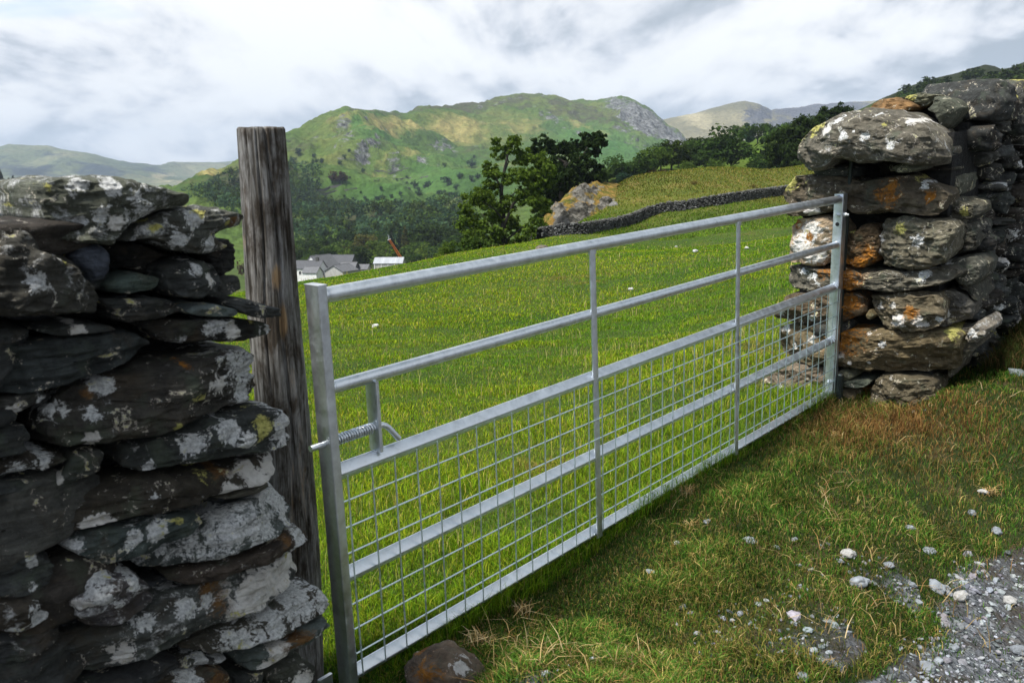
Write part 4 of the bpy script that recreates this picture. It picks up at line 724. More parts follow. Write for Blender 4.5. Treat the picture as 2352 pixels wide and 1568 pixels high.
cap = gbuild(lambda b: b.box(gp(0, -.0335), GU*.0155, GN*.0315, GV*.0015), "post_cap", m_galv)
hp = gbuild(lambda b: b.rbox(gp(GW, -.03), gp(GW, 1.185), GU, GN, .032, .027, .004), "hinge_post")
V_R = [0.0, .2604, .51, .8304, 1.152]
def weld(b, u, v, r, axis=GU):
    q = [gp(u, v)+axis*d for d in (-.012, -.006, 0, .008, .014)]; b.tube(q, [r*.96, r*1.1, r*1.14, r*1.07, r*.97], 14)
for v, r in ((V_R[0], .0225), (V_R[1], .019)):
    def f(b): b.tube([gp(u, v) for u in np.linspace(.012, GW-.03, 24)], r, 20); weld(b, .022, v, r*.97); weld(b, GW-.038, v, r)
    gbuild(f, "rail")
d1, d2 = (GN-GV)/math.sqrt(2), (GN+GV)/math.sqrt(2)
for v in V_R[2:]:
    def f(b): b.rbox(gp(.014, v), gp(GW-.031, v), d1, d2, .0205, .0205, .006); b.rbox(gp(GW-.046, v), gp(GW-.0325, v), d1, d2, .0235, .0235, .009)
    gbuild(f, "rail")
for u in (1.236, 2.39):
    def f(b): b.rbox(gp(u, V_R[0]+.012, .012), gp(u, 1.165, .034), GU, GN, .016, .0045, .003); b.rbox(gp(u, V_R[0]+.012, .012), gp(u, V_R[0]+.03, .0125), GU, GN, .019, .007, .004)
    gbuild(f, "brace")
wn = .0315
def f(b):
    hs = [V_R[2]+(V_R[3]-V_R[2])*k/4 for k in (1, 2, 3)]+[V_R[3]+(V_R[4]-V_R[3])*k/4 for k in (1, 2, 3)]
    for v in hs: b.tube([gp(.012+(GW-.03)*t, v, wn+.001*math.sin(t*9+v*7)) for t in np.linspace(0, 1, 30)], .0026, 6)
    n_ = 42
    for k in range(n_):
        u = .03+(GW-.06)*k/(n_-1); s_ = rng.normal(0, .002); b.tube([gp(u, V_R[2]+.004, wn+.0035), gp(u+s_, V_R[3], wn+.0045), gp(u, V_R[4]-.004, wn+.0035)], .0026, 6)
gbuild(f, "wire_mesh", m_wire)
# latch: plate, sprung bolt
ub = .168
gbuild(lambda b: b.rbox(gp(ub, V_R[1]+.012, 0), gp(ub, V_R[2]-.022, 0), GU, GN, .006, .025, .002), "latch_plate")
vb = V_R[1]+.62*(V_R[2]-V_R[1])
bolt = gbuild(lambda b: b.tube([gp(-.062, vb), gp(0, vb), gp(ub+.016, vb), gp(ub+.028, vb+.001, .001), gp(ub+.038, vb+.006, .002), gp(ub+.047, vb+.014, .004), gp(ub+.078, vb+.056, .012)], .0092, 14), "latch_bolt")
def f(b):
    t = np.linspace(0, 1, 300); b.tube([gp(.02+(ub-.03)*q, vb)+.0135*(math.cos(q*2*math.pi*15)*GN+math.sin(q*2*math.pi*15)*GV) for q in t], .0034, 6)
gbuild(f, "spring", m_galv, bolt)
def nut(u, v, n, ax, r):
    def f(b):
        e = np.cross(ax, GV); e /= np.linalg.norm(e); g2 = np.cross(ax, e); p = gp(u, v, n)
        for rr, l0, l1 in ((r, 0, .012), (r*.55, .0115, .026), (r*1.35, -.002, .003)):
            b.tube([p+ax*l0, p+ax*l1], rr, 6 if rr == r else 12)
    return gbuild(f, "bolt_nut", m_galv, gate)
nut(GW-.032, .088, .0, -GU, .014); nut(GW-.032, 1.085, .0, -GU, .014); nut(GW, .088, .027, GN, .012)
m_hole, nt, b = nmat("hole_shade_black"); b.inputs["Base Color"].default_value = (.01, .01, .01, 1)  # black for a flat disc painted as the shade inside a hole
gbuild(lambda b: b.tube([gp(GW-.0325, .142), gp(GW-.0335, .142)], .0115, 16), "hole_shade_disc", m_hole, hp)

# iron rod behind the hinge, pipe stub and toe plate
pr = gp(GW+.075, -.05, .015)
mb = MB(); mb.tube([gp(GW+.075, -.28, .02), gp(GW+.075, .4, .012), gp(GW+.075, 1.25, .005)], .011, 10); mb.rbox(gp(GW+.07, .08, .01), gp(GW+.03, .08, .01), GV, GN, .012, .012, .003)
tag(mb.build("iron_rod", m_iron, None, True, loc=tuple(pr), origin=pr), "thin dark iron rod rising behind the gate's hinge post to the boulder", "iron rod")
ps = at(1918, 915, 4.63); ps = gp(GW-.02, 1.2, .062)
mb = MB(); mb.tube([ps+GV*.1, ps-GV*.16], .02, 16, False); mb.tube([ps-GV*.155, ps-GV*.164], .0185, 16)
o_ = mb.build("pipe_stub", m_iron, None, True, loc=tuple(ps), origin=ps); tag(o_, "short dark steel pipe stub with a bright tip at the foot of the hinge post", "pipe stub")
mb = MB(); mb.tube([ps-GV*.1645, ps-GV*.172], .015, 14); mb.build("pipe_tip", m_galv, o_, True, origin=ps)
tp = gp(-.075, 1.16, .0)
mb = MB(); mb.rbox(gp(-.075, 1.12, -.01), gp(-.075, 1.36, -.01), GU, GN, .024, .006, .003)
tag(mb.build("stop_plate", m_galv, None, True, loc=tuple(tp), origin=tp), "small pale metal stop plate between the wooden post and the gate foot", "metal plate")

# ------------------------------------------------------------------ weathered wooden post
def wood_material():
    m, nt, b = nmat("weathered_wood"); tcn = N(nt, "ShaderNodeTexCoord"); P = (tcn, "Object")
    tn = N(nt, "ShaderNodeAttribute", attribute_name="bare")
    g1 = noise(nt, (mapping(nt, P, (95, 95, 6)), 0), 1, 9, .7, .5); g2 = noise(nt, (mapping(nt, P, (170, 170, 5)), 0), 1, 5, .7); big = noise(nt, (mapping(nt, P, (16, 16, 7.0)), 0), 1, 8, .68, .4)
    c = ramp(nt, g1, 0, [(.30, (.012, .010, .008)), (.42, (.075, .068, .058)), (.52, (.18, .175, .165)), (.68, (.36, .355, .345))])
    dk = mixc(nt, (ramp(nt, big, 0, [(.46, 0), (.60, .9)]), 0), (c, 0), mixo(nt, g1, [(.35, (.010, .008, .006)), (.6, (.055, .040, .026))]))
    bf = math_(nt, "MULTIPLY_ADD", (g1, 0), .9, (tn, "Fac")); c2 = mixc(nt, (ramp(nt, bf, 0, [(.78, 0), (.98, 1)]), 0), (dk, 2), mixo(nt, g2, [(.3, (.16, .095, .045)), (.6, (.36, .25, .14))]))
    L(nt, c2, 2, b, "Base Color"); b.inputs["Roughness"].default_value = .9; b.inputs["Specular IOR Level"].default_value = .2
    h = math_(nt, "MULTIPLY_ADD", (g2, 0), .5, (g1, 0)); bump(nt, (h, 0), b, .9, .006); return m
m_wood = wood_material()
dpt = lambda y: 2.30+(2.68-2.30)*(y-297)/(1568-297)
def camz(px, py, z): return CAM+c2w([(px-PW/2)/F*z, (py-PH/2)/F*z, z])
pc = [(600, 297), (612, 460), (626, 690), (649, 950), (660, 1080), (668, 1200), (676, 1330), (684, 1568), (690, 1700)]
pw = [54, 56, 58.5, 58, 57, 58, 58, 58, 58]
pts = np.array([camz(x, y, dpt(y)) for x, y in pc]); rad = np.array([w_/F*dpt(y) for w_, (x, y) in zip(pw, pc)])
tt = np.linspace(0, len(pc)-1, 110); ax_p = np.stack([np.interp(tt, range(len(pc)), pts[:, i]) for i in range(3)], 1); ax_r = np.interp(tt, range(len(pc)), rad)
ax = ax_p[0]-ax_p[-1]; H_ = np.linalg.norm(ax); ax /= H_; e1 = np.cross(ax, ray(620, 600)); e1 /= np.linalg.norm(e1); e2 = np.cross(e1, ax)
if e1 @ c2w([1, 0, 0]) < 0: e1, e2 = -e1, -e2
nA = 160; th = np.linspace(0, 2*np.pi, nA, endpoint=False); hgt = (ax_p-ax_p[-1]) @ ax
rr_ = ax_r[:, None]*(1+.05*fbm(p3(np.cos(th)[None]*1.5, np.sin(th)[None]*1.5, hgt[:, None]*2.0), 4)+.035*fbm(p3(np.cos(th)[None]*7, np.sin(th)[None]*7, hgt[:, None]*1.2+5), 3))
crk = 0
for a0, wd, dp, z0, fq in ((-1.35, .05, .2, .45, 3.5), (1.35, .05, .2, .45, 3.5), (1.85, .035, .13, .9, 2.2), (-1.85, .035, .13, .9, 2.2), (.8, .03, .1, .2, 4.1), (-.8, .03, .1, .2, 4.1), (2.3, .03, .12, 1.1, 2.9), (-2.3, .03, .12, 1.1, 2.9)):
    crk = crk-np.exp(-((np.angle(np.exp(1j*(th[None]-(a0+.12*np.sin(hgt[:, None]*fq)+.05*np.sin(hgt[:, None]*11))))))/wd)**2)*dp*ax_r[:, None]*smooth01((hgt[:, None]-z0)/.4)
rr_ = rr_+crk
Vp = ax_p[:, None]+rr_[..., None]*(np.cos(th)[None, :, None]*e1+np.sin(th)[None, :, None]*e2)
top_c = Vp[0].mean(0)
tops = [Vp[0]+(top_c-Vp[0])*k+ax*(.004+.004*fbm(p3(th*3, k*5+0*th), 2))[:, None]-ax*0.0 for k in (.05, .4, .75, .98)]
Vp = np.concatenate([np.array(tops[::-1]), Vp]); bx_, by_ = proj(Vp)
bare = np.zeros(bx_.shape)
for (x, y, rx, ry, v_) in ((634, 640, 14, 45, .6), (650, 740, 15, 55, .65), (668, 870, 16, 60, .35), (640, 560, 9, 50, .3), (672, 960, 14, 40, .35), (695, 1000, 20, 90, .3), (700, 1120, 30, 120, .28), (560, 560, 10, 40, .4), (640, 520, 8, 60, .25), (636, 330, 10, 22, .3), (690, 820, 8, 60, .2), (690, 1180, 70, 300, .34), (665, 860, 55, 190, .22)):
    bare = np.maximum(bare, v_*np.exp(-((bx_-x)/rx)**2-((by_-y)/ry)**2))
base = ax_p[-1]; Rm = np.stack([e1, e2, ax], 1); Vl = (Vp-base) @ Rm
me = mesh_np("wooden_post", Vl.reshape(-1, 3), grid_faces(len(Vp), nA, True)[:, ::-1], True, attrs={"bare": bare.ravel()})
wp = obj("wooden_post", me, m_wood); Mw = Matrix.Identity(4)
for i in range(3):
    for j in range(3): Mw[i][j] = Rm[i, j]
    Mw[i][3] = base[i]
wp.matrix_world = Mw
tag(wp, "weathered cracked wooden gatepost standing between wall end and steel gate", "wooden post")

# ------------------------------------------------------------------ loose rocks
_bm = bmesh.new(); bmesh.ops.create_icosphere(_bm, subdivisions=1, radius=1); _bm.verts.ensure_lookup_table()
ICO_V = np.array([v.co[:] for v in _bm.verts]); ICO_F = np.array([[v.index for v in f.verts] for f in _bm.faces]); _bm.free()
_bm = bmesh.new(); bmesh.ops.create_icosphere(_bm, subdivisions=4, radius=1); ICO4_V = np.array([v.co[:] for v in _bm.verts]); ICO4_F = np.array([[v.index for v in f.verts] for f in _bm.faces]); _bm.free()
def rot_rand(n, tilt=.35):
    a = rng.uniform(0, 2*np.pi, n); t1, t2 = rng.normal(0, tilt, n), rng.normal(0, tilt, n); Z = np.zeros((n, 3, 3)); c, s_ = np.cos(a), np.sin(a)
    Z[:, 0, 0], Z[:, 0, 1], Z[:, 1, 0], Z[:, 1, 1], Z[:, 2, 2] = c, -s_, s_, c, 1
    X = np.zeros((n, 3, 3)); X[:, 0, 0] = 1; X[:, 1, 1] = np.cos(t1); X[:, 1, 2] = -np.sin(t1); X[:, 2, 1] = np.sin(t1); X[:, 2, 2] = np.cos(t1)
    Y = np.zeros((n, 3, 3)); Y[:, 1, 1] = 1; Y[:, 0, 0] = np.cos(t2); Y[:, 0, 2] = np.sin(t2); Y[:, 2, 0] = -np.sin(t2); Y[:, 2, 2] = np.cos(t2)
    return Z @ X @ Y
def pebbles(P, S, tint, flat=.5):
    """many small angular stones: centres P (n,3), sizes S (n,), tints (n,3)"""
    n = len(P); base = ICO_V[None]*(1+rng.uniform(-.28, .22, (n, len(ICO_V), 1)))
    sc_ = np.stack([S, S*rng.uniform(.55, .95, n), S*flat*rng.uniform(.6, 1.2, n)], -1)
    V = np.einsum("nij,nkj->nki", rot_rand(n), base*sc_[:, None])+P[:, None]
    Fc = (ICO_F[None]+np.arange(n)[:, None, None]*len(ICO_V)).reshape(-1, 3)
    return V.reshape(-1, 3), Fc, np.repeat(tint, len(ICO_V), 0)
def col_material(name, rough=.9, nscale=60, lo=.6, hi=1.4, bmp=.6):
    m, nt, b = nmat(name); P = (N(nt, "ShaderNodeNewGeometry"), "Position"); c = N(nt, "ShaderNodeAttribute", attribute_name="Col"); n_ = noise(nt, P, nscale, 6, .7)
    k = mixc(nt, 1.0, (c, "Color"), (ramp(nt, n_, 0, [(.3, lo), (.7, hi)]), 0), "MULTIPLY"); L(nt, k, 2, b, "Base Color"); b.inputs["Roughness"].default_value = rough; b.inputs["Specular IOR Level"].default_value = .2
    bump(nt, (n_, 0), b, bmp, .25/nscale); return m
m_pebble = col_material("slate_pebble", .85, 90)
def rock(name, c, size, tint, label, cat, seed, lich=.0, spots=(), sink=.3, rough=1.0):
    V = ICO4_V.copy(); n = fbm(V*1.1+seed, 4); V = V*(1+.32*n[:, None]); n2 = np.abs(fbm(V*2.6+seed*2, 3)); V = V*(1-.16*rough*n2[:, None]); V += ICO4_V*(fbm(V*7+seed, 3)*.035*rough)[:, None]
    V = V*np.array(size); V[:, 2] = np.maximum(V[:, 2], -size[2]*.75)
    me_att = {k: np.zeros(len(V)) for k in LUT}; me_att["lichen"] = np.full(len(V), lich)
    for (x, y, z, r, kind) in spots: me_att[kind] = np.maximum(me_att[kind], np.exp(-(((ICO4_V-[x, y, z])**2).sum(1))/(r*r)))
    me = mesh_np(name, V, ICO4_F, True, np.array(tint)[None]*(1+.3*n[:, None]), me_att); o = obj(name, me, m_stone, None, (c[0], c[1], c[2]+size[2]*(1-sink*2)))
    o.rotation_euler = (0, 0, seed*1.7); return tag(o, label, cat)
c = hit_ground(1020, 1568); c = c if c is not None else at(1020, 1568, 2.2)
rk = rock("boulder", c, (.135, .12, .085), (.17, .125, .085), "rounded brown boulder with orange specks lying in front of the gate", "boulder", 3.0, -.03, [(.3, -.5, .6, .45, "orange"), (-.4, -.3, .7, .3, "orange"), (.5, .2, .7, .25, "pale")], .38)
verge = [(1950, 1275, 34, 1.0, "pale rounded stone in the grass, whitest of the larger verge stones"), (1973, 1342, 42, .75, "flat triangular grey stone lying in the verge grass"), (2203, 1373, 32, .95, "round cream stone at the edge of the gravel, beside bluish ones"),
 (2150, 1352, 34, .7, "flat blue-grey stone nearest the round cream stone"), (2320, 1383, 28, .9, "pale stone lying on the gravel by the right picture edge"), (2170, 1352, 18, .7, None), (2180, 1365, 20, .7, None), (1723, 1243, 24, .7, None), (1555, 1248, 18, 1.0, "small upright pale stone between gate foot and track"), (1495, 1315, 20, .85, "small pale stone lying left of the verge stones, under the gate"),
 (1570, 1397, 20, .6, None), (1625, 1200, 18, .6, None), (2090, 1215, 20, .7, None), (2135, 1268, 24, .65, "bluish stone with a rusty side in the dry grass"), (2258, 1132, 20, 1.0, "white stone in a dry tuft near the wall shadow"), (2232, 1180, 20, .6, None), (2290, 1222, 24, .65, None), (1362, 1520, 24, .8, "pale stone in the grass right of the brown boulder"),
 (1785, 1258, 14, .7, None), (1825, 1240, 14, .7, None), (1930, 1290, 16, .6, None), (2040, 1300, 22, .6, None), (2110, 1385, 18, .8, None), (2095, 1345, 22, .6, None), (1830, 1500, 16, .8, None), (1870, 1495, 20, .8, None), (1905, 1500, 14, .8, None), (2130, 1535, 32, .6, "largest of the grey stones along the bottom right edge"), (2155, 1520, 20, .85, None), (1845, 1558, 30, .65, None), (2190, 1490, 22, .6, None), (1700, 1410, 14, .6, None), (1520, 1505, 20, .6, None), (2350, 1500, 40, .55, "big grey stone half out of the frame in the gravel")]
m_ps = col_material("verge_stone", .9, 45)
for i, (x, y, s_, br, lab) in enumerate(verge):
    c = hit_ground(x, min(y, 1567)); d = np.linalg.norm(c-CAM); r_ = s_/F*d*.5
    V = ICO4_V*(1+.35*fbm(ICO4_V*1.2+i*7, 3)[:, None]); V = V*(1-.2*np.abs(fbm(V*2.2+i*3, 2))[:, None])*np.array([r_*1.15, r_*.9, r_*.6])
    me = mesh_np("stone", V, ICO4_F, True, np.tile(np.array([.30, .33, .36])*br if br < .9 else np.array([.34, .34, .325])*br, (len(V), 1)))
    o = obj("loose_stone", me, m_ps, None, (c[0], c[1], c[2]+r_*.25)); o.rotation_euler = (rng.normal(0, .2), rng.normal(0, .2), rng.uniform(0, 6))
    tag(o, lab or ("small blue-grey slate stone lying in the thin verge grass" if x < 2060 else "small blue-grey slate stone lying at the edge of the gravel track"), "stone", "loose stones in the verge grass" if x < 2060 else "loose stones along the track edge")
# gravel
n = 260000; P = np.stack([rng.uniform(-1.5, 9, n), rng.uniform(1.3, 9, n)], 1); P = P[gate_side(P[:, 0], P[:, 1]) > .3]
P = P[np.abs(P[:, 0]) < P[:, 1]*.9+.5]; gvn = gravelness(P[:, 0], P[:, 1]); P = P[rng.random(len(P)) < gvn*np.clip(9/(P**2).sum(1), .12, 1)]
S = np.exp(rng.normal(math.log(.0062), .6, len(P))); S = np.clip(S, .003, .035)*np.clip(np.hypot(*P.T)/3.2, .8, 2)
tn = np.array([.20, .215, .23])[None]*rng.uniform(.3, 1.6, (len(P), 1))*rng.uniform(.92, 1.08, (len(P), 3))
V, Fc, C = pebbles(np.stack([P[:, 0], P[:, 1], ground_z(P[:, 0], P[:, 1])+S*.15], 1), S, tn)
tag(obj("gravel", mesh_np("gravel", V, Fc, False, C), m_pebble), kind="stuff")

# ------------------------------------------------------------------ distant dry stone wall across the field
c8 = lambda x, y: (1222.9+x*.26, 395.1+y*.26)
wb = [(60, 553), (130, 552), (300, 554), (450, 549), (600, 521), (750, 491), (870, 456), (1000, 397), (1100, 366), (1200, 346), (1350, 336), (1500, 311), (1700, 286), (1900, 243), (2160, 206), (2400, 170)]
wt = {60: 524, 130: 520, 300: 503, 450: 488, 600: 455, 750: 412, 870: 375, 1000: 330, 1100: 300, 1200: 275, 1350: 253, 1500: 222, 1700: 190, 1900: 162, 2160: 138, 2400: 105}
rows = []
for x, y in wb:
    q = hit_ground(*c8(x, y), lo=20); r_ = ray(*c8(x, wt[x])); d = math.hypot(q[0], q[1]); top = CAM+r_*(d/math.hypot(r_[0], r_[1])); rows.append((q, float(np.clip(top[2]-q[2], .85, 1.7))))
Q = np.array([r_[0] for r_ in rows]); Hh = np.array([r_[1] for r_ in rows]); sl_ = np.concatenate([[0], np.cumsum(np.linalg.norm(np.diff(Q[:, :2], axis=0), axis=1))])
npb = int(sl_[-1]*85); sS = rng.uniform(0, sl_[-1], npb); base_ = np.stack([np.interp(sS, sl_, Q[:, i]) for i in range(3)], 1); hh_ = np.interp(sS, sl_, Hh)
side = np.stack([-(np.interp(sS+.3, sl_, Q[:, 1])-np.interp(sS-.3, sl_, Q[:, 1])), np.interp(sS+.3, sl_, Q[:, 0])-np.interp(sS-.3, sl_, Q[:, 0])], 1); side /= np.linalg.norm(side, axis=1, keepdims=True)+1e-9
side *= -np.sign((side*base_[:, :2]).sum(1))[:, None]          # towards the camera
zf = rng.random(npb); off = rng.choice([1, -1], npb, p=[.75, .25])*(.28-.1*zf)
base_[:, :2] += side*off[:, None]; base_[:, 2] += zf*hh_-.05
S = rng.uniform(.06, .14, npb); tn = np.array([.058, .06, .058])[None]*np.exp(rng.normal(0, .5, (npb, 1)))
ncp = int(sl_[-1]*9); s2 = rng.uniform(0, sl_[-1], ncp); b2_ = np.stack([np.interp(s2, sl_, Q[:, i]) for i in range(3)], 1); b2_[:, 2] += np.interp(s2, sl_, Hh)-.04
wf = tag(bpy.data.objects.new("dry_stone_wall", None), "low dark dry stone wall winding across the green field below the outcrop", "wall"); COL.objects.link(wf); wf.location = Q[5]; wf.empty_display_size = .2
V, Fc, C = pebbles(base_, S, tn, .6); obj("stonework", mesh_np("stonework", V-Q[5], Fc, False, C), m_pebble, wf)
V, Fc, C = pebbles(b2_, rng.uniform(.08, .15, ncp), np.array([.10, .10, .09])[None]*np.exp(rng.normal(0, .3, (ncp, 1))), .9); obj("coping", mesh_np("coping", V-Q[5], Fc, False, C), m_pebble, wf)
mb = MB(); cw = []
for i in range(len(Q)):
    t = Q[min(i+1, len(Q)-1)]-Q[max(i-1, 0)]; sd_ = np.array([-t[1], t[0], 0]); sd_ /= np.linalg.norm(sd_)
    cw += [Q[i]+sd_*.26-[0, 0, .3], Q[i]+sd_*.18+[0, 0, Hh[i]-.06], Q[i]-sd_*.18+[0, 0, Hh[i]-.06], Q[i]-sd_*.26-[0, 0, .3]]
mb.add(cw, grid_faces(len(Q), 4)); mb.build("wall_core", m_core, wf, origin=Q[5])

# ------------------------------------------------------------------ rock outcrop beyond the wall
def outcrop_material():
    m, nt, b = nmat("outcrop_rock"); g = N(nt, "ShaderNodeNewGeometry"); P = (g, "Position"); A = N(nt, "ShaderNodeAttribute", attribute_name="rock")
    st = noise(nt, (mapping(nt, P, (.5, .5, 1.2), (0, .7, 0)), 0), 1.6, 9, .68, .8); c = noise(nt, P, 1.2, 7, .62, .5); e = noise(nt, P, 7, 6, .7)
    rk_ = ramp(nt, st, 0, [(.38, (.03, .028, .024)), (.47, (.11, .105, .09)), (.60, (.26, .25, .22))])
    gr = ramp(nt, c, 0, [(.36, (.10, .115, .016)), (.48, (.19, .15, .035)), (.60, (.34, .21, .06))]); gr = mixc(nt, 1.0, (gr, 0), (ramp(nt, e, 0, [(.3, .6), (.7, 1.35)]), 0), "MULTIPLY")
    q = math_(nt, "MULTIPLY_ADD", (c, 0), -1.1, (A, "Fac")); q = math_(nt, "MULTIPLY_ADD", (e, 0), .4, (q, 0)); k = mixc(nt, (ramp(nt, q, 0, [(.02, 0), (.14, 1)]), 0), (gr, 2), (rk_, 0))
    L(nt, k, 2, b, "Base Color"); b.inputs["Roughness"].default_value = 1; b.inputs["Specular IOR Level"].default_value = .1; bump(nt, (math_(nt, "ADD", (st, 0), (e, 0)), 0), b, 1, .25); return m
oc_lines = [[(1222, 548, 77), (1262, 536, 77.5), (1300, 530, 77.5), (1340, 522, 78), (1400, 510, 80), (1470, 494, 84)],
            [(1222, 530, 79), (1262, 508, 79), (1300, 495, 80), (1340, 486, 81), (1400, 480, 84), (1470, 470, 88)],
            [(1222, 524, 80), (1258, 497, 80.5), (1280, 468, 82), (1310, 452, 83.5), (1345, 446, 85), (1400, 448, 88), (1470, 447, 94)],
            [(1222, 518, 82), (1255, 492, 83), (1275, 466, 84), (1300, 446, 86), (1322, 430, 88), (1345, 421, 91), (1380, 418, 95), (1420, 420, 100), (1470, 424, 106)]]
xs = np.linspace(1222, 1470, 220); PT = []
for ln in oc_lines:
    a = np.array(ln, float); py = np.interp(xs, a[:, 0], a[:, 1]); Y = np.interp(xs, a[:, 0], a[:, 2]); D = np.stack([(xs-PW/2)/F, (py-PH/2)/F, np.ones(len(xs))], -1) @ WM.T; PT.append(CAM+D*(Y/D[:, 1])[:, None])
PT.append(PT[-1]*[1.05, 1.05, 1]-[0, 0, 1.5]); PT.append(PT[-1]*[1.06, 1.06, 1]-[0, 0, 5]); PT.insert(0, PT[0]*[.985, .985, 1]-[0, 0, 1.0]); PT = np.array(PT)
ti = np.linspace(0, len(PT)-1, 170); G = np.stack([PT[int(min(t, len(PT)-2))]*(1-(t-int(min(t, len(PT)-2))))+PT[int(min(t, len(PT)-2))+1]*(t-int(min(t, len(PT)-2))) for t in ti])
qx, qy = proj(G); rmk = np.zeros(qx.shape)
for (x, y, rx, ry, an, v_) in ((1300, 505, 40, 26, -35, .95), (1330, 485, 46, 26, -40, .95), (1345, 440, 42, 14, -15, .8), (1290, 490, 25, 30, -40, .9), (1392, 466, 22, 11, -10, .95), (1320, 525, 40, 10, 0, .9), (1360, 505, 25, 12, -30, .6), (1370, 432, 30, 7, 0, .55)):
    c_, s_ = math.cos(R(an)), math.sin(R(an)); ex, ey = qx-x, qy-y; rmk = np.maximum(rmk, v_*np.exp(-((ex*c_+ey*s_)/rx)**2-((-ex*s_+ey*c_)/ry)**2))
st_ = fbm(np.stack([G[..., 0]*.35+G[..., 2]*.5, G[..., 1]*.35, G[..., 2]*.35], -1), 5, .6); sh_ = np.abs(fbm(np.stack([G[..., 0]*.6-G[..., 2]*.9, G[..., 1]*.3, G[..., 2]*.4+4], -1), 4))
G[..., 2] += .35*fbm(G*.22, 4)+rmk*(2.0*st_-1.9*sh_+.3); G[..., 1] -= rmk*(.8*st_)
edge = smooth01(np.minimum(xs-1222, 1470-xs)/28)[None]; G[..., 2] -= (1-edge)*1.2
o = obj("rock_outcrop", mesh_np("rock_outcrop", G.reshape(-1, 3)-PT[1][80], grid_faces(len(G), len(xs)), True, attrs={"rock": rmk.ravel()}), outcrop_material(), None, tuple(PT[1][80]))
tag(o, "craggy grey rock outcrop with tawny grass rising behind the field wall", "rock outcrop")
rock("boulder", at(1409, 478, 84.5), (.52, .42, .5), (.17, .17, .165), "grey boulder lying on the tawny slope right of the outcrop", "boulder", 5.0, .0, sink=.35)
rock("boulder", at(1393, 462, 86.5), (.75, .5, .4), (.12, .11, .10), "dark flat rock just above the grey boulder on the outcrop slope", "boulder", 8.0, .0, sink=.35)
for i, (x, y, sz, lab, tn) in enumerate(((1340, 569, (.6, .4, .2), "small dark rock in the field in front of the field wall", (.07, .065, .06)), (1245, 577, (.42, .3, .2), "brown mossy rock by the foot of the leafy tree", (.12, .105, .08)), (1133, 601, (.14, .12, .12), "pale rock at the left foot of the trees", (.35, .35, .34)))):
    c = hit_ground(x, y, lo=10); rock("rock", c, sz, tn, lab, "rock", 11.0+i, .0, sink=.3)
for i, (x, y, s_, lab) in enumerate(((862, 752, .055, "lone white clump lying in the field behind the gate's top rail"), (1597, 579, .075, "white stone nearest the right brace in the field"), (1553, 568, .09, "small white stone left of the two on the upper field"), (1449, 667, .06, "small white stone in the field between the two gate braces"), (1715, 572, .06, "tiny white stone right of the second gate brace"), (2176, 372, .3, None))):
    if lab is None: continue
    c = hit_ground(x, y, lo=4); V = ICO4_V*(1+.5*fbm(ICO4_V*1.8+i*5, 4)[:, None])*np.array([s_, s_*.6, s_*.6])
    tag(obj("white_stone", mesh_np("white_stone", V, ICO4_F, True, np.full((len(V), 3), .5)), m_ps, None, (c[0], c[1], c[2]+s_*.5)), lab, "white stone")
# ------------------------------------------------------------------ trees
def leaf_material(name, tl=.35):
    m, nt, b = nmat(name); c = N(nt, "ShaderNodeAttribute", attribute_name="Col"); oi = N(nt, "ShaderNodeObjectInfo")
    v = ramp(nt, oi, "Random", [(0, (.72, .75, .8)), (.5, (1, 1, 1)), (1, (1.35, 1.25, 1.05))]); k = mixc(nt, 1.0, (c, "Color"), (v, 0), "MULTIPLY")
    out = nt.nodes["Material Output"]; nt.nodes.remove(b); d = N(nt, "ShaderNodeBsdfDiffuse"); t = N(nt, "ShaderNodeBsdfTranslucent"); mx_ = N(nt, "ShaderNodeMixShader"); mx_.inputs[0].default_value = tl
    L(nt, k, 2, d, 0); L(nt, k, 2, t, 0); L(nt, d, 0, mx_, 1); L(nt, t, 0, mx_, 2); L(nt, mx_, 0, out, 0); return m
m_leaf = leaf_material("foliage"); m_bark, nt, b = nmat("bark"); b.inputs["Roughness"].default_value = 1
_n = noise(nt, (N(nt, "ShaderNodeNewGeometry"), "Position"), 6, 6, .7); L(nt, ramp(nt, _n, 0, [(.3, (.014, .012, .010)), (.7, (.045, .040, .032))]), 0, b, "Base Color")
def leaves(C, Rr, n, size, cols, squash=.85, shell=.55, clump=0.25, gauss=False):
    """n leaf sprays scattered through blobs (centres C, radii Rr); returns V, F, colours"""
    C = np.asarray(C, float); Rr = np.asarray(Rr, float); w_ = Rr**2; bi = rng.choice(len(C), n, p=w_/w_.sum())
    d = rng.normal(size=(n, 3)); d /= np.linalg.norm(d, axis=1, keepdims=True); rad = (shell+(1-shell)*rng.random(n)**.6)
    if gauss: rad = np.abs(rng.normal(0, .62, n))
    wob = 1+clump*fbm(C[bi]*.7+d*2.2, 3)*1.6
    P = C[bi]+d*(rad*Rr[bi]*wob)[:, None]*np.array([1, 1, squash])
    nr = d+rng.normal(0, .55, (n, 3))+[0, 0, .35]; nr /= np.linalg.norm(nr, axis=1, keepdims=True)
    a = np.cross(nr, rng.normal(size=(n, 3))); a /= np.linalg.norm(a, axis=1, keepdims=True); b_ = np.cross(nr, a)
    s_ = size*rng.uniform(.55, 1.35, n)[:, None]; q = rng.uniform(.5, .9, (n, 1))
    V = np.stack([P-a*s_, P-b_*s_*q*.7+a*s_*.1, P+a*s_, P+b_*s_*q*.7-a*s_*.2], 1)
    k = fbm(P*(.55/np.mean(Rr))*2+3, 3)[:, None]; cols = np.asarray(cols, float); t = np.clip(.5+.9*k+rng.normal(0, .22, (n, 1)), 0, 1)
    c = cols[0]*(1-t)+cols[1]*t; c = c*rng.uniform(.75, 1.25, (n, 1))
    return V.reshape(-1, 3), np.arange(4*n).reshape(-1, 4), np.repeat(c, 4, 0)
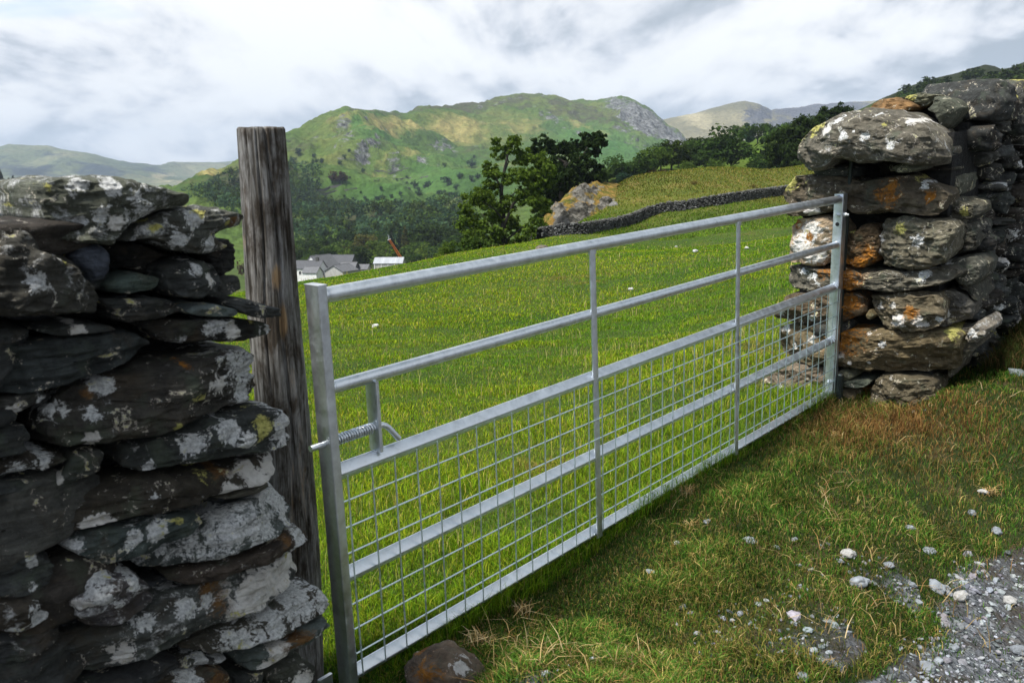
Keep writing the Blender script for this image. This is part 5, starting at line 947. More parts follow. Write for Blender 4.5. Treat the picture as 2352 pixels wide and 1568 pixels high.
def limbs(paths):
    b = MB()
    for pts_, r0, r1 in paths:
        k = len(pts_); b.tube(pts_, list(np.linspace(r0, r1, k)), 7)
    return b
GREENS = {"dark": ((.015, .028, .008), (.038, .062, .015)), "mid": ((.024, .050, .012), (.062, .105, .022)), "light": ((.045, .080, .013), (.105, .155, .026)), "olive": ((.038, .046, .015), (.090, .092, .030)), "blue": ((.018, .042, .026), (.045, .085, .045)), "conifer": ((.010, .018, .010), (.024, .038, .018)), "brown": ((.030, .022, .012), (.070, .048, .024))}
def proto_mesh(kind, tone, n, size, seed, H=10.0):
    """crown and trunk of a tree of height H standing at the origin"""
    r = np.random.default_rng(seed); C, Rr, pth = [], [], []
    if kind == "round":
        for k in range(13):
            t = r.uniform(0, 2*np.pi); z = r.uniform(.32, .86)*H; rr = (.34*H)*math.sin(math.pi*min(1, max(.12, (z/H-.1)/.95)))**.7*r.uniform(.35, 1.0)
            C.append((rr*math.cos(t), rr*math.sin(t), z)); Rr.append(r.uniform(.13, .21)*H)
        C.append((0, 0, .5*H)); Rr.append(.26*H)
    elif kind == "tall":
        for k in range(12): t = r.uniform(0, 6.28); z = r.uniform(.25, .92)*H; rr = .2*H*(1-.6*abs(z/H-.5))*r.random()**.5; C.append((rr*math.cos(t), rr*math.sin(t), z)); Rr.append(r.uniform(.09, .16)*H)
    elif kind == "conifer":
        for k in range(16): z = (.12+.86*k/15)*H; q = .20*H*(1-z/H)+.015*H; C.append((r.normal(0, .2*q), r.normal(0, .2*q), z)); Rr.append(q)
    else:
        for k in range(7): t = r.uniform(0, 6.28); C.append((.3*H*math.cos(t)*r.random(), .3*H*math.sin(t)*r.random(), r.uniform(.25, .7)*H)); Rr.append(r.uniform(.2, .33)*H)
    V, Fq, c = leaves(C, Rr, n, size, GREENS[tone], .85 if kind != "conifer" else .6)
    V[:, 2] = np.maximum(V[:, 2], .03*H)
    top = max(C, key=lambda q: q[2]); pth.append(([(0, 0, -.6), (r.normal(0, .1), r.normal(0, .1), .3*H), (top[0]*.4, top[1]*.4, .62*H), (top[0]*.8, top[1]*.8, top[2])], .028*H, .006*H))
    for q in C[:6]: pth.append(([(0, 0, .22*H), (q[0]*.5, q[1]*.5, .22*H+(q[2]-.22*H)*.6), q], .013*H, .004*H))
    return (V, Fq, c), limbs(pth)
PROTO = {}
def make_tree(loc, h, kind, tone, var, label, group, name="tree", n=2000, size=.36, wide=1.0, cat="tree"):
    """a tree with trunk and crown; further trees of the same make are copies of the first"""
    key = (kind, tone, var, n)
    if key not in PROTO:
        (V, Fq, c), lb = proto_mesh(kind, tone, n, size, hash((kind, tone, var)) % 9999 if False else sum(map(ord, kind+tone))*7+var)
        cm = mesh_np("crown", V, Fq, False, c); cm.materials.append(m_leaf)
        e = empty(name, (0, 0, 0), label, cat, group); co = obj("crown", cm, None, e); tr = lb.build("trunk", m_bark, e, True); PROTO[key] = (e, co, tr)
    else:
        e0, c0, t0 = PROTO[key]; e = e0.copy(); COL.objects.link(e); e.name = name
        for ch in (c0, t0): k = ch.copy(); COL.objects.link(k); k.parent = e
        tag(e, label, cat, group)
        if group is None and "group" in e.keys(): del e["group"]
    e.location = loc; e.scale = (h/10*wide, h/10*wide, h/10); e.rotation_euler = (0, 0, rng.uniform(0, 6.28)); return e
PSMALL = {}
def small_tree(loc, h, kind, tone, var, label, group, name="tree", wide=1.0, n=260, size=.85):
    """a far tree, a few pixels high: one mesh of crown and trunk"""
    key = (kind, tone, var)
    if key not in PSMALL:
        (V, Fq, c), lb = proto_mesh(kind, tone, n, size, 500+sum(map(ord, kind+tone))*5+var); tv = np.concatenate(lb.V)
        me = mesh_np(name, np.concatenate([V, tv]), [np.concatenate([Fq, np.concatenate(lb.Q)+len(V)])], False, np.concatenate([c, np.full((len(tv), 3), .03)])); me.materials.append(m_leaf); PSMALL[key] = me
    o = obj(name, PSMALL[key]); o.location = loc; o.scale = (h/10*wide, h/10*wide, h/10); o.rotation_euler = (0, 0, rng.uniform(0, 6.28)); return tag(o, label, "tree", group)
def hero(name, base, Y, blobs, n, size, cols, paths, label, dy=2.2, shell=.35, squash=.9, sub=32, subr=1.0):
    """a large tree built from the crown masses and limbs seen in the photograph, each at its own depth"""
    b0 = at(base[0], base[1], Y)
    zg = ground_z(b0[0], b0[1]); b0 = np.array([b0[0], b0[1], min(b0[2], zg)]); Yb = b0[1]
    e = empty(name, tuple(b0), label, "tree"); C, Rr = [], []
    for i, (x, y, r) in enumerate(blobs): C.append(at(x, y, Yb+rng.normal(0, dy))-b0); Rr.append(r/F*Yb)
    c2, r2 = [], []
    for q, r_ in zip(C, Rr):                 # sprays of leaves on the twigs of each limb
        for _ in range(sub):
            d = rng.normal(size=3); d /= np.linalg.norm(d); c2.append(q+d*r_*rng.uniform(.35, 1.08)*[1, 1, .9]); r2.append(r_*rng.uniform(.16, .36)*subr)
    V, Fq, c = leaves(c2, r2, n, size, cols, .7, .15, .4, True); obj("crown", mesh_np("crown", V, Fq, False, c), m_leaf, e)
    P_ = []
    for pl_, r0, r1 in paths: P_.append(([at(x, y, Yb+dz)-b0 for x, y, dz in pl_], r0, r1))
    if P_[0][0][0][2] > .3: P_[0] = ([np.array([P_[0][0][0][0], P_[0][0][0][1], -.4])]+P_[0][0], P_[0][1], P_[0][2])
    lb = limbs(P_[:1]); lb.build("trunk", m_bark, e, True)
    for q in P_[1:]: limbs([q]).build("limb", m_bark, e, True)
    return e
hero("ash_tree", (1160, 578), 74, [(1150, 347, 26), (1178, 332, 20), (1200, 362, 26), (1235, 372, 30), (1128, 395, 26), (1168, 408, 22), (1118, 432, 26), (1100, 465, 34), (1082, 520, 32), (1128, 535, 36), (1178, 515, 30), (1225, 520, 30), (1212, 450, 30), (1165, 470, 24), (1078, 556, 26), (1245, 470, 24), (1195, 408, 24), (1245, 552, 18), (1150, 562, 26), (1200, 560, 28), (1140, 490, 24), (1220, 405, 22), (1256, 415, 20), (1262, 392, 18), (1140, 325, 11), (1185, 318, 9), (1108, 445, 20), (1070, 480, 18)],
     70000, .135, ((.036, .070, .011), (.095, .150, .024)),
     [([(1160, 590, 0), (1158, 560, 0), (1156, 500, .2), (1151, 440, .2), (1157, 400, 0), (1165, 360, .2), (1172, 330, .3)], .30, .05), ([(1152, 440, .2), (1140, 410, .5), (1128, 385, 1)], .10, .03), ([(1157, 400, 0), (1168, 372, -.5), (1160, 345, -.8)], .08, .03), ([(1157, 520, 0), (1178, 470, -.6), (1205, 440, -1), (1228, 415, -1.4), (1240, 398, -1.5)], .15, .03), ([(1157, 545, 0), (1130, 515, .6), (1105, 490, 1.2)], .11, .03), ([(1157, 505, 0), (1135, 480, -1), (1108, 462, -1.6)], .09, .03), ([(1158, 555, 0), (1190, 530, 1), (1222, 505, 1.4)], .10, .03), ([(1156, 480, 0), (1175, 450, .8), (1200, 425, 1.2)], .08, .02)],
     "tall airy light green ash with its trunk and limbs showing through the crown")
hero("oak_tree", (1290, 462), 100, [(1245, 332, 22), (1232, 350, 20), (1265, 345, 16), (1292, 342, 18), (1262, 328, 12), (1350, 322, 24), (1375, 318, 18), (1330, 333, 22), (1310, 345, 16), (1362, 338, 20), (1384, 328, 11), (1300, 385, 36), (1340, 385, 32), (1275, 415, 34), (1325, 418, 36), (1362, 412, 26), (1375, 395, 16), (1240, 410, 28), (1255, 380, 26), (1285, 445, 34), (1330, 448, 28), (1225, 440, 26), (1240, 460, 26), (1372, 430, 14), (1265, 470, 20), (1290, 462, 24), (1318, 452, 24), (1250, 452, 22), (1340, 440, 20)],
     34000, .24, GREENS["dark"], [([(1290, 475, 0), (1290, 450, 0), (1292, 410, 0), (1300, 370, 0)], .5, .2), ([(1300, 380, 0), (1330, 365, 0), (1345, 348, 0), (1352, 330, 0)], .18, .05), ([(1300, 375, 0), (1278, 362, 0), (1250, 345, 0)], .16, .05), ([(1292, 420, -1), (1265, 400, -2), (1245, 385, -2)], .14, .05)],
     "dense dark oak with flat-topped upper limbs behind the outcrop", 2.4, .3)
hero("bush", (1262, 512), 84, [(1255, 492, 15), (1268, 483, 13), (1240, 500, 15), (1280, 490, 10)], 1800, .16, GREENS["mid"], [([(1260, 515, 0), (1258, 500, 0), (1256, 488, 0)], .08, .03)], "small green bush against the left side of the rock outcrop", 1.0)
hero("shrub", (1215, 585), 66, [(1190, 572, 14), (1215, 570, 12), (1240, 573, 10), (1170, 578, 12)], 2200, .12, GREENS["mid"], [([(1200, 590, 0), (1200, 575, 0)], .06, .03), ([(1213, 592, .3), (1216, 560, .3), (1222, 535, .3)], .09, .02)], "low scrub with a pale dead stem at the ash tree's foot", 1.0)
hero("oak_tree", (1862, 393), 150, [(1800, 330, 34), (1830, 308, 32), (1862, 290, 30), (1785, 365, 26), (1832, 350, 38), (1870, 335, 36), (1805, 382, 18), (1850, 372, 24), (1775, 345, 16), (1788, 312, 14)], 22000, .32, GREENS["dark"], [([(1862, 398, 0), (1850, 370, 0), (1840, 330, 0)], .5, .15), ([(1850, 365, 0), (1815, 340, 0)], .25, .06)], "large dark oak on the field edge, left of the boulder-capped pillar", 3)
hero("oak_tree", (1925, 385), 156, [(1900, 272, 28), (1935, 265, 30), (1965, 275, 28), (1905, 305, 32), (1945, 310, 36), (1985, 300, 26), (1920, 345, 32), (1960, 350, 30), (1885, 325, 24), (2000, 330, 30), (1925, 252, 14)], 22000, .32, GREENS["dark"], [([(1925, 392, 0), (1928, 360, 0), (1935, 310, 0)], .5, .15), ([(1928, 350, 0), (1900, 320, 0)], .25, .06)], "tallest dark oak, its crown just above the capstone boulder", 3)
hero("shrub", (1095, 600), 68, [(1075, 572, 24), (1108, 582, 22), (1140, 582, 20), (1058, 588, 16), (1095, 558, 20), (1125, 565, 18), (1068, 552, 16)], 9000, .13, GREENS["mid"], [([(1095, 605, 0), (1095, 580, 0), (1090, 560, 0)], .10, .03)], "dense green shrub thicket at the left foot of the airy ash tree", 1.2)
def gnd(px, Y, z=None):
    p = at(px, 450, Y); p[2] = ground_z(p[0], p[1]) if z is None else z; return p
# hillside row on the right: (px, base y, height px, kind, tone)
hs_ = [(1395, 422, 34, "bush", "mid"), (1415, 420, 44, "round", "mid"), (1440, 418, 30, "round", "blue"), (1463, 418, 46, "round", "mid"), (1485, 417, 40, "round", "mid"), (1512, 419, 30, "bush", "brown"), (1500, 408, 52, "round", "mid"), (1520, 395, 44, "round", "dark"), (1545, 398, 52, "round", "dark"), (1560, 385, 36, "round", "dark"), (1582, 382, 44, "round", "mid"), (1580, 408, 32, "bush", "light"), (1605, 372, 40, "round", "dark"),
       (1625, 368, 36, "round", "dark"), (1645, 362, 34, "round", "dark"), (1600, 395, 44, "round", "dark"), (1622, 398, 40, "round", "mid"), (1655, 398, 72, "round", "mid"), (1680, 402, 60, "round", "mid"), (1640, 408, 34, "bush", "mid"), (1700, 342, 40, "round", "mid"), (1722, 335, 36, "tall", "blue"), (1742, 330, 34, "round", "mid"), (1668, 352, 30, "round", "dark"), (1725, 402, 30, "bush", "mid"), (1745, 408, 40, "round", "mid"), (1560, 425, 26, "bush", "mid"), (1455, 425, 26, "bush", "blue"), (1425, 426, 26, "bush", "blue"), (1690, 410, 26, "bush", "light")]
special = {(1655, 398): "widest mid green tree in the hillside row, below the bright green slope", (1512, 419): "red-brown bush in front of the hillside row", (1722, 335): "slim bluish tree at the top of the hillside row", (1580, 408): "pale green bush between the dark hillside trees", (1500, 408): "tall rounded tree near the left end of the hillside row"}
for i, (x, y, hp_, kd, tn) in enumerate(hs_):
    p = on_hill("hillside", x, y); d = p[1]; p[2] -= .4
    make_tree(tuple(p), hp_/F*d*1.5, kd, tn, i % 2, special.get((x, y)) or ("dark round tree in the row climbing the right hillside" if tn == "dark" else "bluish green bush at the foot of the right hillside row" if tn == "blue" else "pale green bush low on the right hillside" if tn == "light" else "mid green bush at the foot of the right hillside" if kd == "bush" else "mid green tree in the row climbing the right hillside"),
              None if (x, y) in special else {"dark": "dark trees on the right hillside", "blue": "bluish bushes under the right hillside", "light": "pale bushes on the right hillside"}.get(tn, "mid green bushes under the right hillside" if kd == "bush" else "mid green trees on the right hillside"), "bush" if kd == "bush" else "tree", 1700, .40, 1.25 if kd != "tall" else 1, "bush" if kd == "bush" else "tree")
# dark trees on the hill above the right wall
for i in range(46):
    x = rng.uniform(2060, 2420); y = np.interp(x, [2060, 2150, 2250, 2352, 2420], [232, 222, 212, 190, 175])+rng.uniform(-4, 26); p = on_hill("hillside", x, y)
    small_tree((p[0], p[1], p[2]-.5), rng.uniform(6, 10), "round", "dark", i % 2, "dark tree on the dark hillside above the right wall", "dark trees above the right wall", wide=1.3)
for i, (x, y) in enumerate(((2232, 188), (2240, 186), (2226, 192), (2120, 205), (2140, 208))):
    p = on_hill("hillside", x, y); small_tree((p[0], p[1], p[2]-.5), 8, "round", "dark", 1, "dark bush high on the open hill slope above the right wall", "dark bushes high on the right hill", wide=1.4)
# valley floor trees behind the farm
belt = [(690, 335, 9, "round", "mid"), (712, 345, 10, "round", "mid"), (738, 340, 11, "round", "dark"), (722, 370, 12, "round", "light"), (762, 345, 8, "round", "mid"), (795, 352, 11, "round", "light"), (826, 350, 12, "round", "dark"), (775, 385, 13, "round", "mid"), (808, 395, 12, "round", "olive"), (832, 400, 16, "round", "olive"), (858, 385, 13, "round", "light"), (874, 345, 13, "round", "light"), (700, 395, 12, "round", "dark"), (676, 380, 11, "round", "dark"), (752, 400, 13, "round", "dark"), (905, 350, 10, "round", "mid"), (895, 390, 17, "conifer", "conifer"), (928, 372, 19, "conifer", "olive"), (950, 365, 13, "round", "mid"), (972, 352, 13, "round", "light"), (985, 375, 19, "round", "dark"), (1012, 385, 17, "round", "dark"), (1030, 365, 15, "round", "dark"), (1005, 345, 12, "round", "mid"), (940, 340, 9, "round", "mid"), (1048, 350, 15, "round", "mid"), (960, 405, 16, "round", "mid"), (1065, 370, 16, "round", "dark"), (915, 410, 18, "conifer", "conifer"), (870, 420, 15, "round", "mid"), (1042, 410, 17, "conifer", "conifer"), (735, 430, 13, "round", "mid"), (790, 440, 14, "round", "dark"), (690, 440, 13, "round", "mid"), (840, 445, 14, "round", "dark"), (1000, 430, 18, "round", "dark"), (650, 350, 11, "round", "dark"), (625, 365, 12, "round", "mid"), (660, 400, 12, "round", "mid"), (1100, 380, 15, "round", "dark"), (1130, 360, 14, "round", "mid")]
bl = {"conifer": ("dark pointed conifer standing among the broadleaf trees right of the crane", "dark conifers near the crane"), "dark": ("dark green broadleaf tree in the valley belt behind the farm", "dark trees behind the farm"), "mid": ("mid green broadleaf tree in the valley belt behind the farm", "mid green trees behind the farm"), "light": ("bright green broadleaf tree close behind the farm roofs", "bright green trees behind the farm"), "olive": ("olive green broadleaf tree behind the farm roofs", "olive trees behind the farm")}
uniq = {(874, 345): "bright green round tree filling the space between farmhouse and crane", (826, 350): "dark tree standing right beside the farmhouse roof end", (832, 400): "tall olive tree rising above the farm, left of the crane", (928, 372): "olive pointed conifer just right of the crane's tip", (985, 375): "big dark broad tree right of the crane and behind the grey shed"}
for i, (x, Y, h, kd, tn) in enumerate(belt):
    p = gnd(x, Y); lab, grp = bl["conifer" if kd == "conifer" and tn == "conifer" else tn]
    make_tree(tuple(p-[0, 0, .4]), h, kd, tn, i % 2, uniq.get((x, Y)) or lab, None if (x, Y) in uniq else grp, n=1700, size=.40, wide=1.2 if kd == "round" else 1.0)
p = hit_ground(1030, 595, lo=10); make_tree(tuple(at(1030, 612, 62)), 2.0, "round", "light", 1, "small light green sapling on the field edge left of the ash tree", None, n=1700, size=.40)
make_tree(tuple(at(1010, 612, 64)), 1.1, "bush", "light", 0, "little light green bush beside the sapling on the field edge", None, n=1700, size=.40, name="bush", cat="bush")
for i, (x, Y, h) in enumerate(((905, 262, 1.8), (868, 258, 2.2), (845, 250, 2.0), (855, 248, 1.6))): make_tree(tuple(gnd(x, Y)), h, "bush", "mid", i % 2, "low green bush between the grey shed and the farm barns", "bushes by the grey shed", n=1700, size=.40, name="bush", cat="bush")
# single trees across the fell: positions in a zoomed view
cF = lambda x, y: (639.7+x*.288, 188.2+y*.288)
fs = [(1090, 845, 72, 0), (1195, 850, 72, 0), (1250, 850, 64, 0), (1120, 920, 72, 0), (1290, 915, 70, 1), (1370, 930, 66, 1), (1410, 925, 60, 1), (970, 915, 46, 0), (905, 930, 44, 0), (835, 940, 50, 0), (800, 945, 44, 0), (775, 940, 40, 0), (690, 935, 36, 0), (625, 970, 36, 0), (930, 850, 36, 0), (972, 840, 36, 0), (820, 858, 44, 0), (715, 860, 46, 1), (1212, 975, 56, 0), (890, 1015, 84, 0), (765, 1020, 70, 0), (1060, 1020, 74, 1), (1130, 1030, 64, 0), (640, 1075, 70, 0), (555, 1010, 60, 0), (400, 1000, 84, 0), (450, 1005, 60, 0), (440, 800, 110, 2), (480, 810, 110, 2), (510, 805, 100, 2), (280, 605, 46, 0), (305, 525, 44, 0), (1330, 680, 44, 0), (1450, 770, 60, 0), (1480, 765, 44, 0), (1540, 790, 60, 0), (1540, 690, 84, 1), (1350, 830, 90, 1), (1310, 800, 50, 1), (1420, 860, 60, 0), (670, 725, 46, 0), (1022, 765, 32, 0), (848, 795, 32, 0), (1560, 620, 40, 1), (530, 610, 40, 0), (490, 660, 40, 0), (570, 560, 36, 0), (300, 680, 80, 0), (260, 700, 60, 0), (340, 660, 60, 0), (165, 590, 70, 0), (110, 650, 70, 0), (1025, 810, 26, 0), (945, 790, 26, 0), (1590, 770, 50, 1), (1165, 845, 40, 0), (1120, 870, 40, 0), (525, 905, 24, 0), (660, 885, 24, 0), (575, 770, 24, 0), (600, 745, 24, 0), (710, 970, 40, 0), (860, 985, 50, 0), (930, 960, 40, 1), (1330, 905, 50, 0), (1080, 1000, 40, 1)]
for i, (x, y, h, t) in enumerate(fs):
    px, py = cF(x, y); p = on_hill("fell", px, py); d = p[1]
    lab, grp = (("dark purple-brown tree in the clump below the fell crag", "dark clump of trees on the fell side") if t == 2 else ("rounded bluish green tree on the right part of the fell pastures", "trees on the right of the fell pastures") if px > 960 else ("dark round tree dotted over the fell pastures", "scattered trees on the fell pastures"))
    small_tree((p[0], p[1], p[2]-.5), h*.288/F*d*.95, "round", "brown" if t == 2 else "blue", i % 3, lab, grp, wide=1.15)
for i, (x, y, t) in enumerate(((1240, 1000, 0), (1262, 998, 0), (1285, 996, 0), (1308, 994, 0), (1330, 990, 0), (1352, 992, 0), (1375, 990, 0), (1398, 990, 0), (1420, 995, 0), (1345, 1080, 1), (1380, 1090, 1), (1410, 1085, 1), (1430, 1100, 1), (1110, 1155, 1), (1230, 1010, 0), (900, 1180, 1), (930, 1190, 1))):
    px, py = cF(x, y+20); p = on_hill("fell", px, py); small_tree((p[0], p[1], p[2]-.5), (60 if t == 0 else 105)*.288/F*p[1], "conifer", "conifer", i % 2, "pointed dark conifer in the plantation left of the ash tree", "conifers left of the ash tree", name="conifer")
for i in range(16):
    x = rng.uniform(-60, 72); y = np.interp(x, [-60, 0, 35, 70], [388, 408, 424, 444])+rng.uniform(-1, 5); p = on_hill("slope", x, y); small_tree((p[0], p[1], p[2]-.5), rng.uniform(7, 11), "conifer", "conifer", i % 2, "dark conifer along the crest of the far left slope", "conifers on the far left crest", name="conifer")
# field walls on the fell
m_pebble2 = plain_ = nmat('grey_walling'); m_pebble2 = m_pebble2[0]; plain_[2].inputs['Base Color'].default_value = (.085, .085, .08, 1); plain_[2].inputs['Roughness'].default_value = 1
for i, (pl_, lab) in enumerate((([(775, 718), (830, 722), (900, 716), (980, 712), (1060, 700), (1100, 690)], "highest thin stone wall line crossing the fell below the crags"), ([(300, 862), (400, 850), (470, 830), (560, 800), (640, 770)], "thin wall line slanting up the left fell pastures beside the purple-brown trees"), ([(690, 800), (780, 790), (900, 780), (1000, 772), (1120, 765), (1240, 752)], "thin wall line with small trees along it, middle of the fell pastures"), ([(320, 915), (420, 885), (520, 862), (620, 852), (760, 850), (900, 852), (1080, 850)], "lowest thin wall line crossing the bright fell pastures"))):
    fine_ = [(a[0]*(1-t)+b_[0]*t, a[1]*(1-t)+b_[1]*t) for a, b_ in zip(pl_[:-1], pl_[1:]) for t in np.arange(0, 1, .12)]
    G_ = [on_hill("fell", *cF(*q)) for q in fine_]; Q_ = [G_[0]]
    for g_ in G_[1:]:
        if np.linalg.norm(g_-Q_[-1]) > 8: Q_.append(g_)
    Q_ = np.array(Q_); b = MB(); V_ = []
    for k in range(len(Q_)):
        t = Q_[min(k+1, len(Q_)-1)]-Q_[max(k-1, 0)]; sd_ = np.array([-t[1], t[0], 0])/np.hypot(t[0], t[1]); z_ = np.array([0, 0, 1.])
        V_ += [Q_[k]+sd_*.5-z_, Q_[k]+sd_*.3+z_*1.1, Q_[k]-sd_*.3+z_*1.1, Q_[k]-sd_*.5-z_]
    b.add(V_, grid_faces(len(Q_), 4)); tag(b.build("dry_stone_wall", m_pebble2, None, loc=tuple(Q_[0]), origin=Q_[0]), lab, "wall")
# the closed woods in the valley and on the fell's left flank read as one mass
def wood(pts_list, hlo, hhi, tones, n=55, size=1.05):
    VV, CC = [], []
    for p in pts_list:
        h = rng.uniform(hlo, hhi); k = tones[rng.integers(len(tones))]; C = [(rng.normal(0, .17*h), rng.normal(0, .17*h), h*q) for q in (.3, .45, .55, .68)]; V, Fq, c = leaves(C, [.27*h, .3*h, .27*h, .2*h], n, size*h/10, GREENS[k], .9, .5, .3)
        m_ = fbm(np.array([p*.01]), 2)[0]; VV.append(V+p); CC.append(c*(1+.5*m_)*rng.uniform(.7, 1.3))
    V = np.concatenate(VV); return V, np.arange(len(V)).reshape(-1, 4), np.concatenate(CC)
def in_poly(pg, x, y):
    pg = np.array(pg, float); c = False; j = len(pg)-1
    for i in range(len(pg)):
        if (pg[i, 1] > y) != (pg[j, 1] > y) and x < (pg[j, 0]-pg[i, 0])*(y-pg[i, 1])/(pg[j, 1]-pg[i, 1])+pg[i, 0]: c = not c
        j = i
    return c
flank = [(430, 452), (480, 432), (520, 408), (545, 392), (590, 395), (640, 380), (690, 385), (740, 400), (735, 430), (722, 440), (720, 458), (760, 470), (830, 475), (900, 482), (1000, 478), (1075, 462), (1075, 555), (700, 555), (560, 500), (430, 470)]
W = []; holes = [(735, 415, 30, 12, -20), (800, 432, 60, 18, -5), (960, 458, 120, 10, 0), (820, 500, 40, 5, 0), (900, 470, 50, 6, 0), (700, 420, 18, 6, -40)]
while len(W) < 1500:
    x, y = rng.uniform(430, 1080), rng.uniform(385, 556)
    if not in_poly(flank, x, y): continue
    if any((((x-a)*math.cos(R(t))+(y-b_)*math.sin(R(t)))/rx)**2+((-(x-a)*math.sin(R(t))+(y-b_)*math.cos(R(t)))/ry)**2 < 1 for a, b_, rx, ry, t in holes): continue
    W.append(on_hill("fell", x, y)+[rng.uniform(-5, 5), rng.uniform(-5, 5), -.8])
V, Fq, c = wood(W, 7, 13, ["blue", "blue", "dark", "mid"]); tag(obj("woodland", mesh_np("woodland", V, Fq, False, c), m_leaf), kind="stuff")
W = []
for i in range(260): x, y = rng.uniform(2050, 2500), 0; y = np.interp(x, [2050, 2150, 2250, 2352, 2500], [240, 232, 225, 205, 175])+rng.uniform(-3, 45); W.append(on_hill("hillside", x, y)-[0, 0, .8])
for i in range(90): x = rng.uniform(1750, 2050); y = rng.uniform(285, 380); W.append(on_hill("hillside", x, y)-[0, 0, .8])
V, Fq, c = wood(W, 6, 9, ["dark", "mid"]); tag(obj("woodland", mesh_np("woodland", V, Fq, False, c), m_leaf), kind="stuff")
W = [on_hill("slope", rng.uniform(-300, 120), rng.uniform(420, 540))-[0, 0, .8] for i in range(240)]
for i in range(320): y = rng.uniform(240, 650); x = rng.uniform(-1.1, -.27)*y; W.append(np.array([x, y, float(ground_z(x, y))-.6]))
V, Fq, c = wood(W, 5, 9, ["dark", "olive", "brown"]); tag(obj("woodland", mesh_np("woodland", V, Fq, False, c), m_leaf), kind="stuff")

# ------------------------------------------------------------------ farm, shed, far houses, crane
def plain(name, c0, c1, sc_=.8, rough=.9, stretch=(1, 1, 1)):
    m, nt, b = nmat(name); n_ = noise(nt, (mapping(nt, (N(nt, "ShaderNodeTexCoord"), "Object"), stretch), 0), sc_, 7, .68, .3); L(nt, ramp(nt, n_, 0, [(.34, c0), (.66, c1)]), 0, b, "Base Color"); b.inputs["Roughness"].default_value = rough; bump(nt, (n_, 0), b, .4, .1); return m
m_white = plain("whitewash", (.62, .62, .60), (.84, .84, .83), .9); m_slate = plain("slate_roof", (.03, .032, .037), (.075, .08, .09), 2.2, .7, (1, 1, 3)); m_slate2 = plain("worn_slate_roof", (.06, .063, .068), (.14, .145, .155), 2.0, .7, (1, 1, 3))
m_board = plain("weathered_boards", (.26, .26, .25), (.48, .48, .46), 3.0, .9, (3, 3, .2)); m_tin = plain("pale_metal_sheet", (.26, .28, .30), (.40, .42, .45), .5, .5, (3, .3, .3)); m_dkst = plain("dark_stonework", (.04, .04, .04), (.11, .108, .10), 2.5); m_glass, nt, b = nmat("dark_window"); b.inputs["Base Color"].default_value = (.02, .022, .025, 1); b.inputs["Roughness"].default_value = .15
def gabled(name, loc, yaw, Lx, Wy, hw, hr, mw, mr, label, cat="building", over=.25, chim=None, wins=(), doors=(), posts=0):
    """long axis local x, gables at both ends"""
    e = empty(name, tuple(loc), label, cat); e.rotation_euler = (0, 0, yaw); x, y = Lx/2, Wy/2; z0 = -1.2
    b = MB(); V = [(-x, -y, z0), (x, -y, z0), (x, y, z0), (-x, y, z0), (-x, -y, hw), (x, -y, hw), (x, y, hw), (-x, y, hw), (-x, 0, hw+hr), (x, 0, hw+hr)]
    b.add(V, [[0, 1, 5, 4], [2, 3, 7, 6], [1, 2, 6, 5], [3, 0, 4, 7]], [[4, 7, 8][::-1], [5, 6, 9]]); b.build("wall", mw, e)
    b = MB(); k = over*hr/y; t = .14
    for s_ in (1, -1):
        A = [(-x-over, s_*(y+over), hw-k+.02), (x+over, s_*(y+over), hw-k+.02), (x+over, 0, hw+hr+.02), (-x-over, 0, hw+hr+.02)]; B = [(p[0], p[1], p[2]+t) for p in A]
        b.add(A+B, [[0, 1, 2, 3], [7, 6, 5, 4], [0, 4, 5, 1], [1, 5, 6, 2], [3, 7, 4, 0]])
    b.tube([(-x-over, 0, hw+hr+t+.02), (x+over, 0, hw+hr+t+.02)], .09, 6); rf = b.build("roof", mr, e)
    for cx in (chim or ()): b = MB(); b.rbox((cx, 0, hw+hr-.5), (cx, 0, hw+hr+1.0), (1, 0, 0), (0, 1, 0), .45, .35, .03); b.rbox((cx, 0, hw+hr+1.0), (cx, 0, hw+hr+1.12), (1, 0, 0), (0, 1, 0), .52, .42, .03); b.tube([(cx, 0, hw+hr+1.1), (cx, 0, hw+hr+1.45)], .13, 8); b.build("chimney", m_dkst, rf)
    for (wx, wz, ww, wh, face) in wins:
        b = MB(); n_, a_ = {"f": ((0, -1, 0), (1, 0, 0)), "r": ((1, 0, 0), (0, 1, 0)), "l": ((-1, 0, 0), (0, 1, 0))}[face]; n_, a_ = np.array(n_, float), np.array(a_, float); c = a_*wx+n_*(y if face == "f" else x)+np.array([0, 0, wz])
        b.box(c+n_*.02, a_*ww/2, n_*.02, np.array([0, 0, wh/2])); w_ = b.build("window", m_glass, e); b = MB()
        for q in (-1, 1): b.box(c+n_*.045+a_*q*ww/2, a_*.05, n_*.04, np.array([0, 0, wh/2+.06])); b.box(c+n_*.04+np.array([0, 0, q*wh/2]), a_*(ww/2-.051), n_*.033, np.array([0, 0, .05]))
        b.build("frame", m_white, w_)
    for k in range(posts): b = MB(); xx = -x+.3+(Lx-.6)*k/(posts-1); b.rbox((xx, -y-.06, z0), (xx, -y-.06, hw-.15), (1, 0, 0), (0, 1, 0), .10, .05, .02); b.build("post", m_white, e)
    return e
cf = lambda x, y: (658.6+x*.18, 526.9+y*.18)
def fat(x, y, Y): return at(*cf(x, y), Y)
YF = 270
def base_at(x, y, Y, hw): p = fat(x, y, Y); return p-np.array([0, 0, hw])
